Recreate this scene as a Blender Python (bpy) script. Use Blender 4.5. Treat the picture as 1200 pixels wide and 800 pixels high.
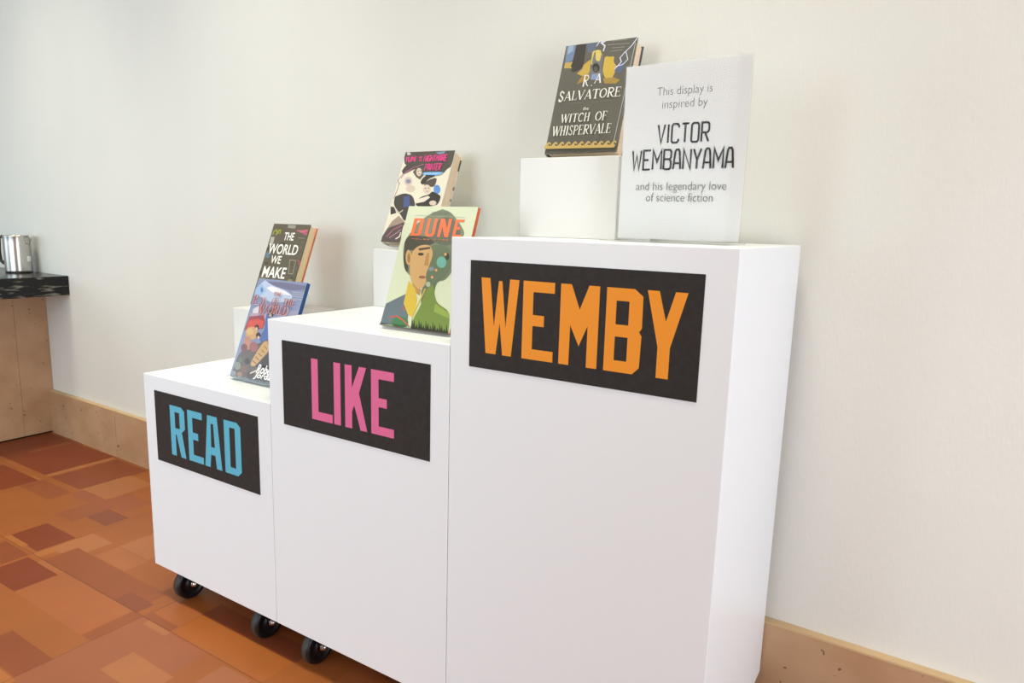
import bpy, bmesh, math, random
from mathutils import Vector, Matrix
from mathutils.geometry import tessellate_polygon

for _o in list(bpy.data.objects):
    bpy.data.objects.remove(_o)
SC = bpy.context.scene
COL = SC.collection
R = math.radians
random.seed(11)

# ------------------------------------------------------------------ camera
CAM = (1.6632, -0.9336, 0.9845)
YAW, PITCH, ROLL, FPX = 0.5561, -0.1676, 0.0284, 802.68
_f = Vector((-math.sin(YAW) * math.cos(PITCH), math.cos(YAW) * math.cos(PITCH), math.sin(PITCH)))
_r = Vector((math.cos(YAW), math.sin(YAW), 0))
_u = _r.cross(_f)
_r2 = _r * math.cos(ROLL) + _u * math.sin(ROLL)
_u2 = -_r * math.sin(ROLL) + _u * math.cos(ROLL)
cam_data = bpy.data.cameras.new('camera')
cam_data.sensor_width = 36.0
cam_data.lens = 36.0 * FPX / 1200.0
cam_data.clip_start = 0.02
cam = bpy.data.objects.new('camera', cam_data)
COL.objects.link(cam)
cam.matrix_world = Matrix(((_r2.x, _u2.x, -_f.x, CAM[0]), (_r2.y, _u2.y, -_f.y, CAM[1]), (_r2.z, _u2.z, -_f.z, CAM[2]), (0, 0, 0, 1)))
SC.camera = cam

# ------------------------------------------------------------------ light
SC.view_settings.view_transform = 'Standard'
SC.view_settings.look = 'None'
SC.view_settings.gamma = 1.0
SC.view_settings.use_curve_mapping = False
SC.view_settings.exposure = 0.07
world = bpy.data.worlds.new('world')
SC.world = world
world.use_nodes = True
bg = world.node_tree.nodes['Background']
bg.inputs[0].default_value = (1.0, 0.93, 0.86, 1)
bg.inputs[1].default_value = 0.03


def area_light(name, loc, target, size, size_y, power, col, spread=180):
    l = bpy.data.lights.new(name, 'AREA')
    l.shape = 'RECTANGLE'
    l.spread = R(spread)
    l.size, l.size_y, l.energy, l.color = size, size_y, power, col
    o = bpy.data.objects.new(name, l)
    o.location = loc
    o.rotation_euler = (Vector(target) - Vector(loc)).to_track_quat('-Z', 'Y').to_euler()
    COL.objects.link(o)
    return o


area_light('front_window_daylight', (0.6, -5.0, 1.5), (0.6, 0.0, 0.9), 4.0, 2.2, 134, (0.775, 0.97, 1.08))
area_light('left_window_daylight', (-3.4, -3.0, 1.2), (0.2, 0.2, 0.6), 2.4, 1.8, 30, (0.74, 0.94, 1.1))
area_light('right_window_daylight', (3.5, -1.0, 0.9), (1.6, 0.4, 0.8), 1.1, 1.3, 38, (0.92, 0.99, 1.06))
for _x in (-1.4, -0.1, 1.2):
    area_light('ceiling_lamp_light', (_x, -0.25, 2.85), (_x, -0.05, 0.0), 0.5, 0.3, 5.4, (1.0, 0.97, 0.76), 75)
for _x in (-1.4, 0.6, 2.6):
    area_light('room_lamp_light', (_x, -2.0, 2.85), (_x, -2.0, 0.0), 0.6, 0.6, 4.6, (1.0, 0.95, 0.78))


# ------------------------------------------------------------------ materials
def srgb(c):
    return tuple(((v / 255) / 12.92 if v / 255 <= 0.04045 else ((v / 255 + 0.055) / 1.055) ** 2.4) for v in c) + (1.0,)


_MC = {}


def mat(name, col, rough=0.5, metal=0.0, coat=0.0, spec=0.5):
    key = (name, tuple(col), rough, metal, coat)
    if key in _MC:
        return _MC[key]
    m = bpy.data.materials.new(name)
    m.use_nodes = True
    b = m.node_tree.nodes['Principled BSDF']
    b.inputs['Base Color'].default_value = srgb(col)
    b.inputs['Roughness'].default_value = rough
    b.inputs['Metallic'].default_value = metal
    b.inputs['Specular IOR Level'].default_value = spec
    b.inputs['Coat Weight'].default_value = coat
    b.inputs['Coat Roughness'].default_value = 0.12
    _MC[key] = m
    return m


def nodes(m):
    nt = m.node_tree
    return nt, nt.nodes, nt.links, nt.nodes['Principled BSDF']


def noise_mix(m, c1, c2, scale, lo=0.4, hi=0.6, detail=4, stretch=(1, 1, 1), bump=0.0, bump_scale=None):
    """base colour varies between c1 and c2 by object-space noise"""
    nt, N, L, b = nodes(m)
    tc = N.new('ShaderNodeTexCoord')
    mp = N.new('ShaderNodeMapping')
    mp.inputs['Scale'].default_value = stretch
    L.new(tc.outputs['Object'], mp.inputs['Vector'])
    n = N.new('ShaderNodeTexNoise')
    n.inputs['Scale'].default_value = scale
    n.inputs['Detail'].default_value = detail
    L.new(mp.outputs['Vector'], n.inputs['Vector'])
    r = N.new('ShaderNodeValToRGB')
    r.color_ramp.elements[0].position = lo
    r.color_ramp.elements[1].position = hi
    r.color_ramp.elements[0].color = srgb(c1)
    r.color_ramp.elements[1].color = srgb(c2)
    L.new(n.outputs['Fac'], r.inputs['Fac'])
    L.new(r.outputs['Color'], b.inputs['Base Color'])
    if bump:
        n2 = N.new('ShaderNodeTexNoise')
        n2.inputs['Scale'].default_value = bump_scale or scale
        L.new(mp.outputs['Vector'], n2.inputs['Vector'])
        bp = N.new('ShaderNodeBump')
        bp.inputs['Strength'].default_value = bump
        bp.inputs['Distance'].default_value = 0.002
        L.new(n2.outputs['Fac'], bp.inputs['Height'])
        L.new(bp.outputs['Normal'], b.inputs['Normal'])
    return m, r, tc


def stone_mat(name, c1, c2, pit):
    """honed buff stone: cloudy colour with small brown pits"""
    m = mat(name, c1, 0.45)
    m, ramp, tc = noise_mix(m, c1, c2, 7.0, 0.35, 0.65, 6)
    nt, N, L, b = nodes(m)
    last = ramp.outputs['Color']
    for sc, rad, seed in ((20.0, 0.10, 0.0), (46.0, 0.17, 3.7)):
        mp = N.new('ShaderNodeMapping')
        mp.inputs['Location'].default_value = (seed, seed, seed)
        L.new(tc.outputs['Object'], mp.inputs['Vector'])
        nz = N.new('ShaderNodeTexNoise')
        nz.inputs['Scale'].default_value = 30
        L.new(mp.outputs['Vector'], nz.inputs['Vector'])
        add = N.new('ShaderNodeMixRGB')
        add.inputs['Fac'].default_value = 0.035
        L.new(mp.outputs['Vector'], add.inputs['Color1'])
        L.new(nz.outputs['Color'], add.inputs['Color2'])
        v = N.new('ShaderNodeTexVoronoi')
        v.inputs['Scale'].default_value = sc
        L.new(add.outputs['Color'], v.inputs['Vector'])
        sel = N.new('ShaderNodeSeparateColor')
        L.new(v.outputs['Color'], sel.inputs['Color'])
        gt = N.new('ShaderNodeMath')
        gt.operation = 'MULTIPLY'
        L.new(sel.outputs['Red'], gt.inputs[0])
        gt.inputs[1].default_value = rad * 1.6
        lt = N.new('ShaderNodeMath')
        lt.operation = 'LESS_THAN'
        L.new(v.outputs['Distance'], lt.inputs[0])
        L.new(gt.outputs[0], lt.inputs[1])
        sc2 = N.new('ShaderNodeMath')
        sc2.operation = 'GREATER_THAN'
        L.new(sel.outputs['Green'], sc2.inputs[0])
        sc2.inputs[1].default_value = 0.5
        mul = N.new('ShaderNodeMath')
        mul.operation = 'MULTIPLY'
        L.new(lt.outputs[0], mul.inputs[0])
        L.new(sc2.outputs[0], mul.inputs[1])
        m2 = N.new('ShaderNodeMath')
        m2.operation = 'MULTIPLY'
        m2.inputs[1].default_value = 0.75
        L.new(mul.outputs[0], m2.inputs[0])
        mx = N.new('ShaderNodeMixRGB')
        mx.inputs['Color2'].default_value = srgb(pit)
        L.new(m2.outputs[0], mx.inputs['Fac'])
        L.new(last, mx.inputs['Color1'])
        last = mx.outputs['Color']
    L.new(last, b.inputs['Base Color'])
    return m


def clear_plastic(name, tint=(0.985, 0.985, 0.98), eta=1.17):
    m = bpy.data.materials.new(name)
    m.use_nodes = True
    nt = m.node_tree
    N, L = nt.nodes, nt.links
    N.remove(N['Principled BSDF'])
    out = N['Material Output']
    tr = N.new('ShaderNodeBsdfTransparent')
    tr.inputs[0].default_value = tint + (1,)
    gl = N.new('ShaderNodeBsdfGlossy')
    gl.inputs['Roughness'].default_value = 0.05
    fr = N.new('ShaderNodeFresnel')
    geo = N.new('ShaderNodeNewGeometry')
    ior = N.new('ShaderNodeMapRange')
    ior.inputs['To Min'].default_value = eta
    ior.inputs['To Max'].default_value = 1 / eta
    L.new(geo.outputs['Backfacing'], ior.inputs['Value'])
    L.new(ior.outputs['Result'], fr.inputs['IOR'])
    mx = N.new('ShaderNodeMixShader')
    L.new(fr.outputs[0], mx.inputs[0])
    L.new(tr.outputs[0], mx.inputs[1])
    L.new(gl.outputs[0], mx.inputs[2])
    L.new(mx.outputs[0], out.inputs['Surface'])
    return m


M_WALL = mat('painted wall cloth', (226, 222, 208), 0.75)
noise_mix(M_WALL, (222, 221, 215), (225, 224, 218), 3.0, 0.35, 0.65, 3, (1, 1, 0.25), 0.25, 260)
M_CEIL = mat('ceiling paint', (232, 228, 220), 0.9)
M_LAM = mat('white laminate', (236, 240, 245), 0.34, spec=0.5)
M_LAM_IN = mat('raw board edge', (150, 140, 126), 0.8)
M_RISER = mat('white riser paint', (226, 225, 224), 0.45)
M_PAPER_BLACK = mat('printed black paper', (34, 29, 27), 0.7)
noise_mix(M_PAPER_BLACK, (29, 25, 23), (42, 37, 35), 90, 0.3, 0.75, 8, (1, 1, 1))
M_BUFF = stone_mat('buff stone', (178, 140, 106), (194, 158, 124), (92, 60, 40))
M_CAP = mat('stone top edge', (204, 172, 130), 0.5)
M_GRANITE = mat('black granite', (28, 27, 26), 0.24, spec=0.35)
noise_mix(M_GRANITE, (15, 15, 15), (150, 148, 136), 62, 0.54, 0.80, 8, (1, 0.3, 1.5))
M_STEEL = mat('brushed steel', (196, 192, 186), 0.26, 1.0)
M_CHROME = mat('zinc plated steel', (190, 190, 195), 0.22, 1.0)
M_RUBBER = mat('black rubber', (14, 14, 15), 0.4)
M_TREAD = mat('grey worn tread', (52, 54, 52), 0.6)
M_BLACK = mat('black plastic', (16, 16, 17), 0.35)
M_ACR = clear_plastic('clear acrylic')
M_ACR_E = clear_plastic('bent clear acrylic', (0.86, 0.88, 0.87), 1.49)
M_SHEET = mat('white print paper', (224, 224, 227), 0.6)
M_INK = mat('black ink', (30, 29, 30), 0.6)
M_INK2 = mat('grey ink', (82, 80, 80), 0.6)
M_PAGES = mat('page edges cream', (238, 214, 188), 0.85)
noise_mix(M_PAGES, (230, 202, 174), (244, 222, 198), 20, 0.3, 0.7, 4, (1, 60, 1))


# ------------------------------------------------------------------ mesh helpers
class MB:
    """collects geometry with per-face materials; build() links ONE mesh object"""

    def __init__(self):
        self.bm = bmesh.new()
        self.mats = []
        self.layer = 0

    def mi(self, m):
        if m not in self.mats:
            self.mats.append(m)
        return self.mats.index(m)

    def face(self, pts, m, smooth=False):
        f = self.bm.faces.new([self.bm.verts.new(p) for p in pts])
        f.material_index = self.mi(m)
        f.smooth = smooth
        return f

    def box(self, a, b, m, bevel=0.0, seg=2):
        x0, y0, z0 = a
        x1, y1, z1 = b
        vs = [self.bm.verts.new(p) for p in ((x0, y0, z0), (x1, y0, z0), (x1, y1, z0), (x0, y1, z0), (x0, y0, z1), (x1, y0, z1), (x1, y1, z1), (x0, y1, z1))]
        k = self.mi(m)
        fs = []
        for q in ((0, 3, 2, 1), (4, 5, 6, 7), (0, 1, 5, 4), (1, 2, 6, 5), (2, 3, 7, 6), (3, 0, 4, 7)):
            f = self.bm.faces.new([vs[i] for i in q])
            f.material_index = k
            fs.append(f)
        if bevel:
            es = list({e for f in fs for e in f.edges})
            r = bmesh.ops.bevel(self.bm, geom=es, offset=bevel, segments=seg, affect='EDGES', profile=0.5)
            for f in r['faces']:
                f.material_index = k
                f.smooth = True
        return self

    def prism(self, poly, axis, lo, hi, m):
        """extrude a closed 2-D outline along axis ('x': poly is (y,z); 'y': (x,z); 'z': (x,y))"""
        def pt(p, t):
            return {'x': (t, p[0], p[1]), 'y': (p[0], t, p[1]), 'z': (p[0], p[1], t)}[axis]
        k = self.mi(m)
        A = [self.bm.verts.new(pt(p, lo)) for p in poly]
        B = [self.bm.verts.new(pt(p, hi)) for p in poly]
        n = len(poly)
        fs = [self.bm.faces.new(A[::-1]), self.bm.faces.new(B)]
        for i in range(n):
            fs.append(self.bm.faces.new((A[i], A[(i + 1) % n], B[(i + 1) % n], B[i])))
        for f in fs:
            f.material_index = k
        bmesh.ops.recalc_face_normals(self.bm, faces=fs)
        return self

    def lathe(self, prof, m, seg=40, axis='z', centre=(0, 0, 0), close=False):
        """prof: list of (radius, height)"""
        k = self.mi(m)
        rings = []
        for r, h in prof:
            ring = []
            for i in range(seg):
                a = 2 * math.pi * i / seg
                c, s = r * math.cos(a), r * math.sin(a)
                p = {'z': (c, s, h), 'x': (h, c, s), 'y': (s, h, c)}[axis]
                ring.append(self.bm.verts.new([p[j] + centre[j] for j in range(3)]))
            rings.append(ring)
        pairs = list(zip(rings, rings[1:]))
        if close:
            pairs.append((rings[-1], rings[0]))
        fs = []
        for A, B in pairs:
            for i in range(seg):
                f = self.bm.faces.new((A[i], A[(i + 1) % seg], B[(i + 1) % seg], B[i]))
                f.material_index = k
                f.smooth = True
                fs.append(f)
        if not close:
            for ring in (rings[0], rings[-1]):
                f = self.bm.faces.new(ring)
                f.material_index = k
                fs.append(f)
        bmesh.ops.recalc_face_normals(self.bm, faces=fs)
        return self

    def tube(self, pts, r, m, seg=10):
        pts = [Vector(p) for p in pts]
        k = self.mi(m)
        rings = []
        for i, p in enumerate(pts):
            t = (pts[min(i + 1, len(pts) - 1)] - pts[max(i - 1, 0)]).normalized()
            ref = Vector((0, 0, 1)) if abs(t.z) < 0.9 else Vector((1, 0, 0))
            n = t.cross(ref).normalized()
            b = t.cross(n)
            rings.append([self.bm.verts.new(p + n * r * math.cos(2 * math.pi * j / seg) + b * r * math.sin(2 * math.pi * j / seg)) for j in range(seg)])
        fs = []
        for A, B in zip(rings, rings[1:]):
            for j in range(seg):
                f = self.bm.faces.new((A[j], A[(j + 1) % seg], B[(j + 1) % seg], B[j]))
                f.smooth = True
                f.material_index = k
                fs.append(f)
        for ring in (rings[0], rings[-1]):
            f = self.bm.faces.new(ring)
            f.material_index = k
            fs.append(f)
        bmesh.ops.recalc_face_normals(self.bm, faces=fs)
        return self

    # flat print in the local x-z plane facing -y, each layer a hair in front of the last
    def ink(self, loops, m, y=0.0):
        self.layer += 1
        yy = y - 0.00012 - self.layer * 0.000012
        flat = [p for l in loops for p in l]
        tri = tessellate_polygon([[Vector((p[0], p[1], 0)) for p in l] for l in loops])
        vs = [self.bm.verts.new((p[0], yy, p[1])) for p in flat]
        k = self.mi(m)
        for t in tri:
            a, b, c = (Vector(flat[i]) for i in t)
            if abs((b - a).cross(c - a)) < 1e-12:
                continue
            if (b - a).cross(c - a) < 0:
                t = (t[0], t[2], t[1])
            f = self.bm.faces.new([vs[i] for i in t])
            f.material_index = k

    def build(self, name, parent=None):
        me = bpy.data.meshes.new(name)
        self.bm.to_mesh(me)
        self.bm.free()
        for m in self.mats:
            me.materials.append(m)
        o = bpy.data.objects.new(name, me)
        COL.objects.link(o)
        if parent is not None:
            o.parent = parent
        return o


def tag(o, label=None, cat=None, group=None, kind=None):
    for k, v in (('label', label), ('category', cat), ('group', group), ('kind', kind)):
        if v:
            o[k] = v
    return o


def thing(name, loc, label, cat, group=None, rot=(0, 0, 0)):
    o = bpy.data.objects.new(name, None)
    o.empty_display_size = 0.05
    COL.objects.link(o)
    o.location = loc
    o.rotation_euler = rot
    return tag(o, label, cat, group)


def dup_part(src, parent, loc):
    c = src.copy()
    COL.objects.link(c)
    c.parent = parent
    c.location = loc
    for ch in list(src.children):
        g = ch.copy()
        COL.objects.link(g)
        g.parent = c
    return c


# ------------------------------------------------------------------ lettering helpers
def pen(pts, w, w2=None, closed=False):
    """outline of a stroke along pts with mitred joints; w at the start, w2 at the end"""
    w2 = w if w2 is None else w2
    P = [Vector(p) for p in pts]
    n = len(P)
    Lft, Rgt = [], []
    for i in range(n):
        if closed:
            a, b = P[i] - P[i - 1], P[(i + 1) % n] - P[i]
        else:
            a = P[i] - P[i - 1] if i else P[1] - P[0]
            b = P[i + 1] - P[i] if i < n - 1 else P[-1] - P[-2]
        a, b = a.normalized(), b.normalized()
        na, nb = Vector((-a.y, a.x)), Vector((-b.y, b.x))
        mt = na + nb
        mt = mt.normalized() if mt.length > 1e-6 else na
        ww = (w + (w2 - w) * (i / max(1, n - 1))) / 2
        d = min(ww / max(0.35, mt.dot(na)), ww * 2.6)
        Lft.append(P[i] + mt * d)
        Rgt.append(P[i] - mt * d)
    if closed:
        return [[tuple(p) for p in Rgt], [tuple(p) for p in Lft]]
    return [[tuple(p) for p in Lft + Rgt[::-1]]]


def quads(pts, w, w2=None, closed=False):
    """same stroke as separate convex pieces, safe for sharp turns"""
    o = pen(pts, w, w2, closed)
    if closed:
        A, B = o
        n = len(A)
        return [[A[i], A[(i + 1) % n], B[(i + 1) % n], B[i]] for i in range(n)]
    l = o[0]
    n = len(l) // 2
    return [[l[i], l[i + 1], l[2 * n - 2 - i], l[2 * n - 1 - i]] for i in range(n - 1)]


def arc(cx, cy, rx, ry, a0, a1, n=10):
    return [(cx + rx * math.cos(R(a0 + (a1 - a0) * i / n)), cy + ry * math.sin(R(a0 + (a1 - a0) * i / n))) for i in range(n + 1)]


# block capitals as closed outlines in a unit box: list of loops (first outer, rest holes)
def _E(t=0.33, a=0.135, mid=0.69):
    return [[(0, 0), (1, 0), (1, a), (t, a), (t, .435), (mid, .435), (mid, .575), (t, .575), (t, 1 - a), (1, 1 - a), (1, 1), (0, 1)]]


BLOCK = {
    'E': _E(),
    'L': [[(0, 0), (1, 0), (1, .14), (.32, .14), (.32, 1), (0, 1)]],
    'I': [[(0, 0), (1, 0), (1, 1), (0, 1)]],
    'W': [[(0, 1), (.24, 1), (.36, .37), (.47, .97), (.56, .97), (.67, .37), (.76, 1), (1, 1), (.83, 0), (.60, 0), (.515, .42), (.42, 0), (.15, 0)]],
    'M': [[(0, 0), (.27, 0), (.28, .5), (.52, .25), (.73, .51), (.73, 0), (1, 0), (1, 1), (.73, 1), (.51, .70), (.28, 1), (0, 1)]],
    'B': [[(0, 0), (.80, 0), (.98, .085), (1, .46), (.93, .505), (1, .55), (.99, .92), (.76, 1), (0, 1)],
          [(.28, .57), (.63, .57), (.63, .85), (.28, .85)], [(.28, .14), (.63, .14), (.63, .425), (.28, .425)]],
    'Y': [[(0, 1), (.30, 1), (.5, .66), (.70, 1), (1, 1), (.64, .36), (.64, 0), (.33, 0), (.33, .36)]],
    'K': [[(0, 0), (.32, 0), (.32, .27), (.42, .38), (.70, 0), (1, 0), (.64, .585), (.97, 1), (.65, 1), (.32, .65), (.32, 1), (0, 1)]],
    'R': [[(0, 0), (.33, 0), (.33, .43), (.40, .43), (.66, 0), (1, 0), (.77, .50), (1, .58), (1, .93), (.80, 1), (0, 1)],
          [(.33, .56), (.65, .56), (.65, .88), (.33, .88)]],
    'A': [[(0, 0), (.31, 0), (.38, .25), (.63, .25), (.69, 0), (1, 0), (.80, 1), (.24, 1)], [(.40, .40), (.62, .40), (.575, .85), (.43, .85)]],
    'D': [[(0, 0), (.78, 0), (1, .09), (1, .93), (.78, 1), (0, 1)], [(.33, .13), (.66, .13), (.66, .88), (.33, .88)]],
    'U': [[(0, 1), (.3, 1), (.3, .2), (.4, .14), (.6, .14), (.7, .2), (.7, 1), (1, 1), (1, .14), (.82, 0), (.18, 0), (0, .14)]],
    'N': [[(0, 0), (.27, 0), (.27, .58), (.68, 0), (1, 0), (1, 1), (.73, 1), (.73, .45), (.36, 1), (0, 1)]],
}
# narrow technical capitals as strokes
_c = .16
THIN = {
    'V': ([[(0, 1), (.5, 0), (1, 1)]]), 'I': [[(.5, 0), (.5, 1)]], 'C': [[(1, .8), (1, 1 - _c / 1.6), (.8, 1), (.2, 1), (0, 1 - _c / 1.6), (0, .1), (.2, 0), (.8, 0), (1, .1), (1, .2)]],
    'T': [[(0, 1), (1, 1)], [(.5, 0), (.5, .95)]], 'O': [[(.2, 0), (.8, 0), (1, .1), (1, .9), (.8, 1), (.2, 1), (0, .9), (0, .1), (.2, 0)]],
    'R': [[(0, 0), (0, 1), (.8, 1), (1, .9), (1, .57), (.8, .48), (.08, .48)], [(.5, .44), (1, 0)]],
    'W': [[(0, 1), (.22, 0), (.5, .75), (.78, 0), (1, 1)]], 'E': [[(1, 1), (0, 1), (0, 0), (1, 0)], [(.08, .5), (.75, .5)]],
    'M': [[(0, 0), (0, 1), (.5, .4), (1, 1), (1, 0)]], 'B': [[(0, 0), (0, 1), (.8, 1), (1, .9), (1, .6), (.8, .52), (.08, .52)], [(.8, .48), (1, .4), (1, .1), (.8, 0), (.08, 0)]],
    'A': [[(0, 0), (.2, .88), (.35, 1), (.65, 1), (.8, .88), (1, 0)], [(.16, .3), (.84, .3)]], 'N': [[(0, 0), (0, 1), (1, 0), (1, 1)]], 'Y': [[(0, 1), (.5, .45), (1, 1)], [(.5, .4), (.5, 0)]],
    'U': [[(0, 1), (0, .1), (.2, 0), (.8, 0), (1, .1), (1, 1)]], 'D': [[(0, 0), (0, 1), (.75, 1), (1, .85), (1, .15), (.75, 0), (.05, 0)]],
    'H': [[(0, 0), (0, 1)], [(1, 0), (1, 1)], [(.05, .5), (.95, .5)]], 'G': [[(1, .8), (1, .9), (.8, 1), (.2, 1), (0, .9), (0, .1), (.2, 0), (.8, 0), (1, .1), (1, .45), (.55, .45)]],
    'P': [[(0, 0), (0, 1), (.8, 1), (1, .9), (1, .55), (.8, .46), (.08, .46)]],
    'L': [[(0, 1), (0, 0), (1, 0)]], 'K': [[(0, 0), (0, 1)], [(1, 1), (.06, .45)], [(.35, .6), (1, 0)]], 'S': [[(1, .85), (.8, 1), (.2, 1), (0, .85), (0, .62), (1, .38), (1, .15), (.8, 0), (.2, 0), (0, .15)]],
}
# book serif: (points, width start, width end) in a unit box, k = thick, t = thin; serif feet added as short bars
_k, _t = .20, .075


def _ft(x, y, h=.17):
    return ([(x - h, y), (x + h, y)], .05, .05)


SERIF = {
    'A': [([(.08, .02), (.52, 1.0)], _t, _t), ([(.50, 1.0), (.90, .02)], _k, _k), ([(.25, .34), (.74, .34)], _t, _t), _ft(.08, .025, .12), _ft(.88, .025, .14)],
    'C': [(arc(.54, .5, .42, .47, 48, 312, 16), _k * .9, _k * .6), ([(.86, .70), (.84, .95)], .05, .05)],
    'D': [([(.2, 0), (.2, 1)], _k, _k), ([(.2, .96)] + arc(.42, .5, .48, .46, 80, -80, 12) + [(.2, .04)], _t, _k), _ft(.18, .975), _ft(.18, .025)],
    'E': [([(.22, 0), (.22, 1)], _k, _k), ([(.2, .96), (.9, .96)], _t, _t), ([(.2, .04), (.94, .04)], _t, _t), ([(.2, .52), (.7, .52)], _t, _t), ([(.89, .99), (.89, .78)], .06, .03), ([(.93, 0), (.95, .24)], .06, .03), ([(.70, .42), (.70, .62)], .05, .05), _ft(.2, .025), _ft(.2, .975)],
    'F': [([(.26, 0), (.26, 1)], _k, _k), ([(.2, .96), (.92, .96)], _t, _t), ([(.2, .52), (.72, .52)], _t, _t), ([(.91, .99), (.91, .76)], .06, .03), ([(.72, .42), (.72, .62)], .05, .05), _ft(.26, .025, .22), _ft(.2, .975)],
    'H': [([(.2, 0), (.2, 1)], _k, _k), ([(.8, 0), (.8, 1)], _k, _k), ([(.2, .51), (.8, .51)], _t, _t), _ft(.2, .025), _ft(.2, .975), _ft(.8, .025), _ft(.8, .975)],
    'I': [([(.5, 0), (.5, 1)], .42, .42), _ft(.5, .025, .4), _ft(.5, .975, .4)],
    'L': [([(.24, 0), (.24, 1)], _k, _k), ([(.2, .04), (.94, .04)], _t, _t), ([(.93, 0), (.96, .28)], .07, .03), _ft(.24, .975), _ft(.2, .025)],
    'N': [([(.16, 0), (.16, 1)], _t, _t), ([(.14, .98), (.84, .02)], _k, _k), ([(.84, 0), (.84, 1)], _t, _t), _ft(.16, .025, .14), _ft(.84, .975, .14)],
    'O': [(arc(.5, .5, .40, .47, 90, 270, 12), _t, _t), (arc(.5, .5, .36, .47, 90, 270, 12), _t, _t), (arc(.5, .5, .44, .44, 110, 250, 12), _k * .7, _k * .7), (arc(.5, .5, .40, .47, 90, -90, 12), _t, _t), (arc(.5, .5, .44, .44, 70, -70, 12), _k * .7, _k * .7)],
    'P': [([(.24, 0), (.24, 1)], _k, _k), ([(.24, .96)] + arc(.5, .72, .38, .24, 90, -90, 10) + [(.26, .48)], _t * 1.6, _t * 1.8), _ft(.24, .025, .2), _ft(.2, .975)],
    'R': [([(.22, 0), (.22, 1)], _k, _k), ([(.22, .96)] + arc(.5, .73, .34, .23, 90, -90, 10) + [(.26, .50)], _t * 1.6, _t * 1.8), ([(.46, .5), (.72, .14), (1.02, .0)], _k, _t), _ft(.22, .025, .18), _ft(.2, .975)],
    'S': [([(.84, .80), (.76, .92), (.56, .98), (.34, .95), (.2, .82), (.22, .66), (.42, .55), (.66, .45), (.82, .32), (.82, .15), (.66, .03), (.42, .02), (.22, .08), (.14, .22)], _k * .8, _k * .8), ([(.86, .72), (.86, .95)], .05, .04), ([(.13, .05), (.12, .30)], .04, .05)],
    'T': [([(.5, 0), (.5, 1)], _k, _k), ([(.04, .96), (.96, .96)], _t, _t), ([(.05, .99), (.04, .76)], .06, .03), ([(.95, .99), (.96, .76)], .06, .03), _ft(.5, .025, .2)],
    'V': [([(.08, .98), (.50, 0)], _k, _k), ([(.50, 0), (.92, .98)], _t, _t), _ft(.1, .975, .13), _ft(.9, .975, .12)],
    'W': [([(.06, .98), (.30, 0)], .15, .15), ([(.30, 0), (.50, .92)], _t * .8, _t * .8), ([(.48, .98), (.72, 0)], .15, .15), ([(.72, 0), (.95, .98)], _t * .8, _t * .8), _ft(.07, .975, .09), _ft(.5, .975, .08), _ft(.94, .975, .08)],
    'Y': [([(.08, .98), (.5, .45)], _k, _k), ([(.5, .45), (.92, .98)], _t, _t), ([(.5, 0), (.5, .5)], _k, _k), _ft(.1, .975, .12), _ft(.9, .975, .12), _ft(.5, .025, .18)],
    '.': [([(.5, 0), (.5, 1)], .9, .9)],
}
_WID = {'I': .5, '.': .3, 'W': 1.4, 'M': 1.3, ' ': .5, 'E': .85, 'L': .8, 'S': .75, 'F': .85, 'P': .88}


def layout(s, box, gap=0.12, wid=None):
    """boxes for each character of s filling box = (x0, z0, x1, z1)"""
    wid = wid or _WID
    ws = [wid.get(c, 1.0) for c in s]
    tot = sum(ws) + gap * (len(s) - 1)
    x, out = box[0], []
    k = (box[2] - box[0]) / tot
    for c, w in zip(s, ws):
        out.append((c, (x, box[1], x + w * k, box[3])))
        x += (w + gap) * k
    return out


def fit(p, b):
    return (b[0] + p[0] * (b[2] - b[0]), b[1] + p[1] * (b[3] - b[1]))


def block_text(mb, s, box, m, gap=0.14, y=0.0):
    for c, b in layout(s, box, gap, {'I': .34, 'W': 1.25, 'M': 1.15, ' ': .5}):
        if c in BLOCK:
            mb.ink([[fit(p, b) for p in l] for l in BLOCK[c]], m, y)


def thin_text(mb, s, box, m, w, gap=0.35, y=0.0, bold=None):
    for c, b in layout(s, box, gap, {'I': .2, 'W': 1.25, 'M': 1.2, ' ': .5}):
        if c not in THIN:
            continue
        for st in THIN[c]:
            closed = st[0] == st[-1]
            pts = [fit(p, b) for p in (st[:-1] if closed else st)]
            for q in quads(pts, w, None, closed):
                mb.ink([q], m, y)


def serif_text(mb, s, box, m, y=0.0, gap=0.06):
    for c, b in layout(s, box, gap):
        for pts, w0, w1 in SERIF.get(c, []):
            sx = (b[2] - b[0])
            P = [fit(p, b) for p in pts]
            for q in quads(P, w0 * sx, w1 * sx):
                mb.ink([q], m, y)


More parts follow.
